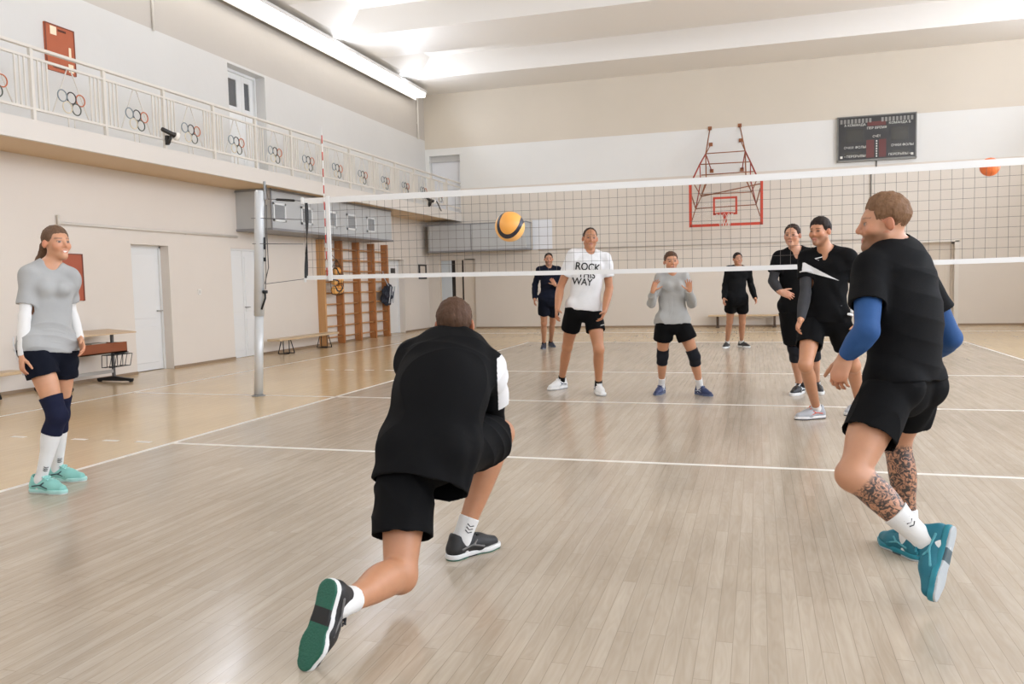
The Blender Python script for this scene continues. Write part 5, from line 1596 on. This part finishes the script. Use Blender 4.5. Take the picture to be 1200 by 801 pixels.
p.shorts(NAVYD, t=.42, off=.016, flare=.018, seed=6.7, under=0.03)
o = p.o
b = MB(); hh, kk = p.Hh['R'], p.K['R']; dd = nrm(kk - hh)
b.tube([lerp(hh, kk, t) + p.rc * r_ * 1.0 - p.fc * .01 + p.up * u_ for t, r_, u_ in ((0, .118, .07), (.0, .120, .03), (.15, .120, 0), (.30, .118, 0), (.41, .116, 0))], .0045, 6)
b.build('piping', WHITE, [c for c in p.o.children if c.name.startswith('shorts')][0])
for sd in 'RL':
    p.kneepad(sd, PADN, .14, .13); p.sock(sd, SOCKW, .22, off=.006)
    sock_mark(p, sd, .76, nrm(-WH * .7 + RH_ * .7), INK, .014)
p.shoes((upp('shoe_mint', (136, 196, 186)), mat('midsole_mint', (168, 214, 206), .5), mat('outsole_pale', (206, 214, 210), .6), mat('lace_mint', (160, 212, 204), .7), mat('emblem_dark', (50, 78, 80), .5), None), 1.02)

# 4 --- man in the printed white tee
p = Person(2.02, at(684, 362, 9.8), at(691, 296, 9.8), 4, at(691.5, 279.5, 9.78), 2, 2, -3, h=.006, build=.98, skin=(184, 128, 92))
p.stand('R', 658, 455, -42, hint=-WH - RH_ * .25); p.stand('L', 701.5, 461, 4, hint=-WH + RH_ * .1)
p.arm('R', at(653, 362, 9.66), at(656.5, 337, 9.82), curl=(20, 24, 14)); p.arm('L', at(708.5, 364, 9.62), at(714, 337, 9.82), hdir=at(703, 380, 9.55) - at(708.5, 364, 9.62), curl=(20, 24, 14))
p.body('person in white printed tee and black shorts facing the camera beyond the net', brow=(80, 58, 46), scalp=((86, 66, 54), .12))
p.hair(hair_mat('hair_dark_brown', (58, 44, 36)), thick=.006, line=([-.14, -.06, -.03, -.018, .008, .022, .03, .045, .06, .13], [-.05, -.04, -.03, .005, .012, .0, .03, .095, .13, .2]))
p.shirt(WHITE, drop=.01, sleeve=.62, loose=.034, off=.014, seed=7.7, noise=.008, vneck=.0, sl_loose=.018)
ce = lerp(p.M, p.N, .46) - p.rc * .005
for body, sz, dy, dx in (('ROCK', .122, -.005, .03), ('THIS', .115, -.095, .03), ('WAY', .115, -.185, .075)):
    project_text(p, p.shirt_vF, body, sz, ce + p.up * dy - p.rc * 0 + p.rc * dx, -p.rc, p.up, p.fc, INK)
p.shorts(BLACK2, t=.54, off=.010, flare=.026, seed=7.1, under=0.01)
for sd in 'RL': p.sock(sd, SOCKB, .84)
p.shoes((upp('shoe_white', (226, 226, 224)), RUB, RUBG, mat('lace_white', (232, 232, 230), .7), mat('emblem_navy', (48, 52, 66), .5), None), 1.05)
pr_ = MB(); hh, kk = p.Hh['L'], p.K['L']; cc = lerp(hh, kk, .40) + p.fc * .135 - p.rc * .04
pr_.prism([(0, 0), (.045, .012), (.05, .022), (.005, .012)], 1, -.002, .002)
lg = pr_.build('shorts_mark', WHITE, [c for c in p.o.children if c.name.startswith('shorts')][0])
lg.matrix_parent_inverse = Matrix.Identity(4); lg.location = tuple(cc)

# 5 --- girl beyond the net with raised hands
p = Person(1.76, at(788, 377, 9.35), at(787, 320, 9.38), 2, at(786.5, 306.5, 9.30), 0, 2, 3, sex='f', h=.006, skin=(196, 142, 108))
p.stand('R', 775, 461, -28, hint=-WH - RH_ * .25); p.stand('L', 820.5, 462.5, 24, hint=-WH + RH_ * .3)
p.arm('R', at(765, 341, 9.12), at(763.5, 356, 9.30), hdir=UP * .95 + RH_ * .25 - WH * .2, palm=-WH * .9 + RH_ * .35, curl=(10, 12, 8), spread=9, thumb=1.2)
p.arm('L', at(808, 340.5, 9.12), at(811.5, 356, 9.30), hdir=UP * .97 - RH_ * .12 - WH * .2, palm=-WH * .95 - RH_ * .2, curl=(10, 12, 8), spread=9, thumb=1.2)
p.body('person in grey long-sleeved top and black knee pads with both hands raised beyond the net', brow=(100, 74, 58), open_smile=True)
L = p.loc
p.hair(hair_mat('hair_brown_tied', (88, 64, 48)), thick=.009, front=.062, side=.02, nape=-.05, extra=[limb(L(0, -.10, .06), L(0, -.13, .04), [.03, .026], .02)])
p.shirt(GREYB, drop=.03, loose=.036, off=.013, sleeve_len='long', seed=8.2, noise=.007, neck=.060)
p.shorts(BLACK2, t=.50, off=.012, flare=.036, seed=8.8, under=0.03)
for sd in 'RL': p.kneepad(sd, PAD, .09, .11); p.sock(sd, SOCKW, .70, off=.006)
p.shoes((upp('shoe_navy', (42, 54, 92)), mat('midsole_navy', (66, 78, 112), .5), RUBG, mat('lace_navy', (54, 66, 104), .7), mat('emblem_pale', (190, 198, 208), .5), None), 1.0)

# 6 --- man in navy far left
p = Person(1.94, at(643.5, 350.5, 16.25), at(643, 313, 16.3), 6, at(643, 303.5, 16.25), 0, 0, 0, h=.0085, skin=(184, 132, 100))
p.stand('R', 637.5, 408, -8, hint=-WH); p.stand('L', 645.5, 406, 14, hint=-WH)
p.arm('R', at(626.5, 350, 16.2), at(627, 333.5, 16.35)); p.arm('L', at(650.5, 333.5, 15.98), at(656, 335, 16.3), hdir=UP * .8 - RH_ * .5, palm=-WH)
p.body('person in navy long-sleeved top and shorts far behind the printed white tee', brow=(60, 46, 38), beard=((96, 74, 60), .4))
p.hair(hair_mat('hair_near_black', (44, 36, 32)), thick=.006)
p.shirt(NAVY, drop=.0, loose=.016, sleeve_len='long', seed=9.2)
p.shorts(NAVYD, t=.62, off=.020, flare=.02, seed=9.9, under=0.0)
for sd in 'RL': p.sock(sd, SOCKB, .90)
p.shoes((upp('shoe_navy_dark', (34, 38, 56)), mat('midsole_dark', (56, 60, 76), .5), RUBG, None, None, None), 1.0)

# 7 --- man in black far right
p = Person(1.86, at(863.5, 350, 15.35), at(865, 313, 15.4), 0, at(864.5, 303.5, 15.35), 4, 0, 0, h=.0085, skin=(186, 134, 102))
p.stand('R', 852, 407, -30, hint=-WH); p.stand('L', 869, 406.5, 26, hint=-WH)
p.arm('R', at(848.5, 350, 15.25), at(850, 334, 15.45)); p.arm('L', at(885, 349.5, 15.2), at(880, 334, 15.45))
p.body('person in black long-sleeved top and white socks standing far back before the bench', brow=(58, 44, 36))
p.hair(hair_mat('hair_near_black', (44, 36, 32)), thick=.009)
p.shirt(BLACK, drop=.0, loose=.014, sleeve_len='long', seed=10.2)
p.shorts(BLACK2, t=.50, off=.020, flare=.03, seed=10.9, under=0.0)
for sd in 'RL': p.sock(sd, SOCKW, .86)
p.shoes((upp('shoe_black', (34, 33, 33)), RUB, RUB, None, None, None), 1.02)

# 8 --- man with the white stripe, this side of the net
p = Person(1.92, at(967, 374, 7.48), at(970, 294, 7.48), -34, at(961, 271, 7.40), -52, -2, 0, h=.0055, skin=(188, 134, 100))
p.stand('R', 957, 490, -74, knee=at(944, 427, 7.30)); p.stand('L', 1007, 484, -58, knee=at(1000, 428, 7.55))
p.arm('R', at(938.5, 374, 7.28), at(944, 343, 7.46), hdir=at(931, 392, 7.22) - at(938.5, 374, 7.28), curl=(24, 28, 18)); p.arm('L', at(1005, 380, 7.36), at(1008, 344, 7.5))
p.body('person in black jersey with a white chest stripe walking left in front of the net', brow=(52, 38, 32), beard=((100, 74, 60), .45))
p.hair(hair_mat('hair_near_black', (44, 36, 32)), thick=.013, front=.058, nape=-.04)
def stripe(c, p=p):
    x = (c - p.N) @ -p.rc; z = (c - p.N) @ p.up; f = (c - lerp(p.M, p.N, .5)) @ p.fc
    t = np.clip((x + .17) / .30, 0, 1); mid = -.155 - .125 * t; wd = .040 * (1 - t) ** 1.1
    return (f > .0) & (np.abs(z - mid) < wd) & (x > -.19) & (x < .13)
p.shirt(BLACK, drop=.03, sleeve=.62, loose=.026, off=.014, seed=11.2, noise=.0045, vneck=.05, zones=[(WHITE, stripe)], hs=.0045)
mk = MB(); cc = p.N - p.up * .085 + p.fc * .135 + p.rc * .075
sl = p.rc; 
mk.tube([cc - sl * .03 - p.up * .012 - p.fc * .012, cc + p.up * .002, cc + sl * -.06 + p.up * .018 - p.fc * .004], [.003, .007, .003], 6)
mk.build('chest_mark', WHITE, p.shirt_o)
for sd in 'RL':
    S_, E_ = p.S[sd], p.E[sd]; c0 = lerp(S_, E_, .50); d0 = nrm(E_ - S_)
    b = MB(); x0 = nrm(-WH - d0 * (-WH @ d0)); y0 = np.cross(d0, x0)
    b.tube([c0 + (x0 * math.cos(a) + y0 * math.sin(a)) * .088 for a in np.linspace(-1.0, 1.0, 9)], .006, 5)
    b.build('sleeve_stripe', WHITE, p.shirt_o)
p.sleeve('R', DGREY, .5, off=.005)
p.shorts(BLACK2, t=.60, off=.012, flare=.028, seed=11.9)
hpx = p.Hh['L']; b = MB(); q0 = hpx - p.rc * .135 + p.up * .06 + p.fc * .05
b.tube([q0 + p.up * .10 - p.fc * .01, q0 + p.up * .04, q0 + p.up * .0 + p.fc * .012], [.012, .017, .012], 6); b.tube([q0 - p.up * .02 - p.fc * .02, q0 - p.up * .015 + p.fc * .09 + p.rc * .01], .012, 6)
b.build('white_flash', WHITE, [c for c in p.o.children if c.name.startswith('shorts')][0])
for sd in 'RL': p.sock(sd, SOCKW, .90)
p.shoes((upp('shoe_silver', (170, 172, 176)), mat('midsole_white', (224, 222, 220), .5), mat('outsole_black', (40, 40, 42), .6), mat('lace_orange', (214, 96, 66), .7), mat('emblem_orange', (206, 88, 62), .5), None), 1.02)

# 9 --- man with hand on hip beyond the net
p = Person(1.93, at(936, 360, 9.1), at(933, 294, 9.1), -18, at(928.5, 276, 9.05), -34, 2, 0, h=.006, skin=(196, 144, 114))
p.stand('R', 937, 461, -38, hint=-WH - RH_ * .3); p.stand('L', 957, 459, -10, hint=-WH)
p.arm('R', at(914, 341.5, 8.95), at(905.5, 329, 9.12), hdir=at(926, 346, 8.92) - at(914, 341.5, 8.95), palm=-UP * .3 + RH_ * .2 + WH, curl=(16, 20, 14)); p.arm('L', at(958, 352, 9.0), at(959, 330, 9.15))
p.body('person in plain black v-neck jersey with one hand on the hip behind the net', brow=(70, 54, 44))
p.hair(hair_mat('hair_dark_brown', (58, 44, 36)), thick=.009)
p.shirt(BLACK, drop=.06, sleeve=.66, loose=.032, off=.014, seed=12.2, vneck=.05, sl_loose=.018)
p.sleeve('R', DGREY, .55, off=.005)
p.shorts(BLACK2, t=.84, off=.020, flare=.016, seed=12.9, under=0.06)
for sd in 'RL': p.kneepad(sd, PAD, .06, .16); p.sock(sd, SOCKB, .90)
p.shoes((upp('shoe_black', (34, 33, 33)), RUB, RUB, mat('lace_white', (232, 232, 230), .7), mat('emblem_white', (224, 228, 228), .5), None), 1.05)
STRIP_W, WIN_FILL_R, WIN_FILL_N, EXPO = 200, 345, 75, -0.40
# ------------------------------------------------------------------ light
w = bpy.data.worlds.new('world'); SC.world = w; w.use_nodes = True
bg = w.node_tree.nodes['Background']; bg.inputs['Color'].default_value = lin((232, 238, 246)); bg.inputs['Strength'].default_value = 1.0
def area(name, loc, rot, sx, sy, power, col=(1, 1, 1)):
    l = bpy.data.lights.new(name, 'AREA'); l.shape = 'RECTANGLE'; l.size = sx; l.size_y = sy; l.energy = power; l.color = col
    o = bpy.data.objects.new(name, l); COL.objects.link(o); o.location = loc; o.rotation_euler = rot
    return o
for x, sd in ((-4.42, 1), (13.40, -1)):
    for y in (-10, -4, 2, 8.5, 12.2):
        o = area('strip_lamp', (x + sd * .17, y, 6.92), (0, 0, 0), .14, 5.8 if y < 12 else 2.4, STRIP_W * (1 if y < 12 else .42) * (.85 if sd > 0 else 1.9), (.95, 1.025, 1.16))
        o.rotation_euler = Vector((sd * .90, 0, .43)).to_track_quat('-Z', 'Y').to_euler()
for h in RH:
    area('daylight', (XE + .22, (h[0] + h[1]) / 2, (h[2] + h[3]) / 2), (0, PI / 2, 0), 3.5, 2.9, WIN_FILL_R, (.915, 1.025, 1.21))  # fill light added behind the unseen right-hand windows
for h in NH:
    area('daylight', ((h[0] + h[1]) / 2, YR - .22, (h[2] + h[3]) / 2), (PI / 2, 0, 0), 2.9, 3.3, WIN_FILL_N, (.915, 1.025, 1.21))  # fill light added through the unseen openings behind the camera

vs = SC.view_settings
vs.view_transform = 'Standard'; vs.look = 'None'; vs.gamma = 1.0; vs.use_curve_mapping = False
vs.exposure = EXPO
SC.cycles.use_denoising = True
SC.cycles.max_bounces = 8
SC.cycles.diffuse_bounces = 5
SC.cycles.glossy_bounces = 3
SC.cycles.sample_clamp_indirect = 8
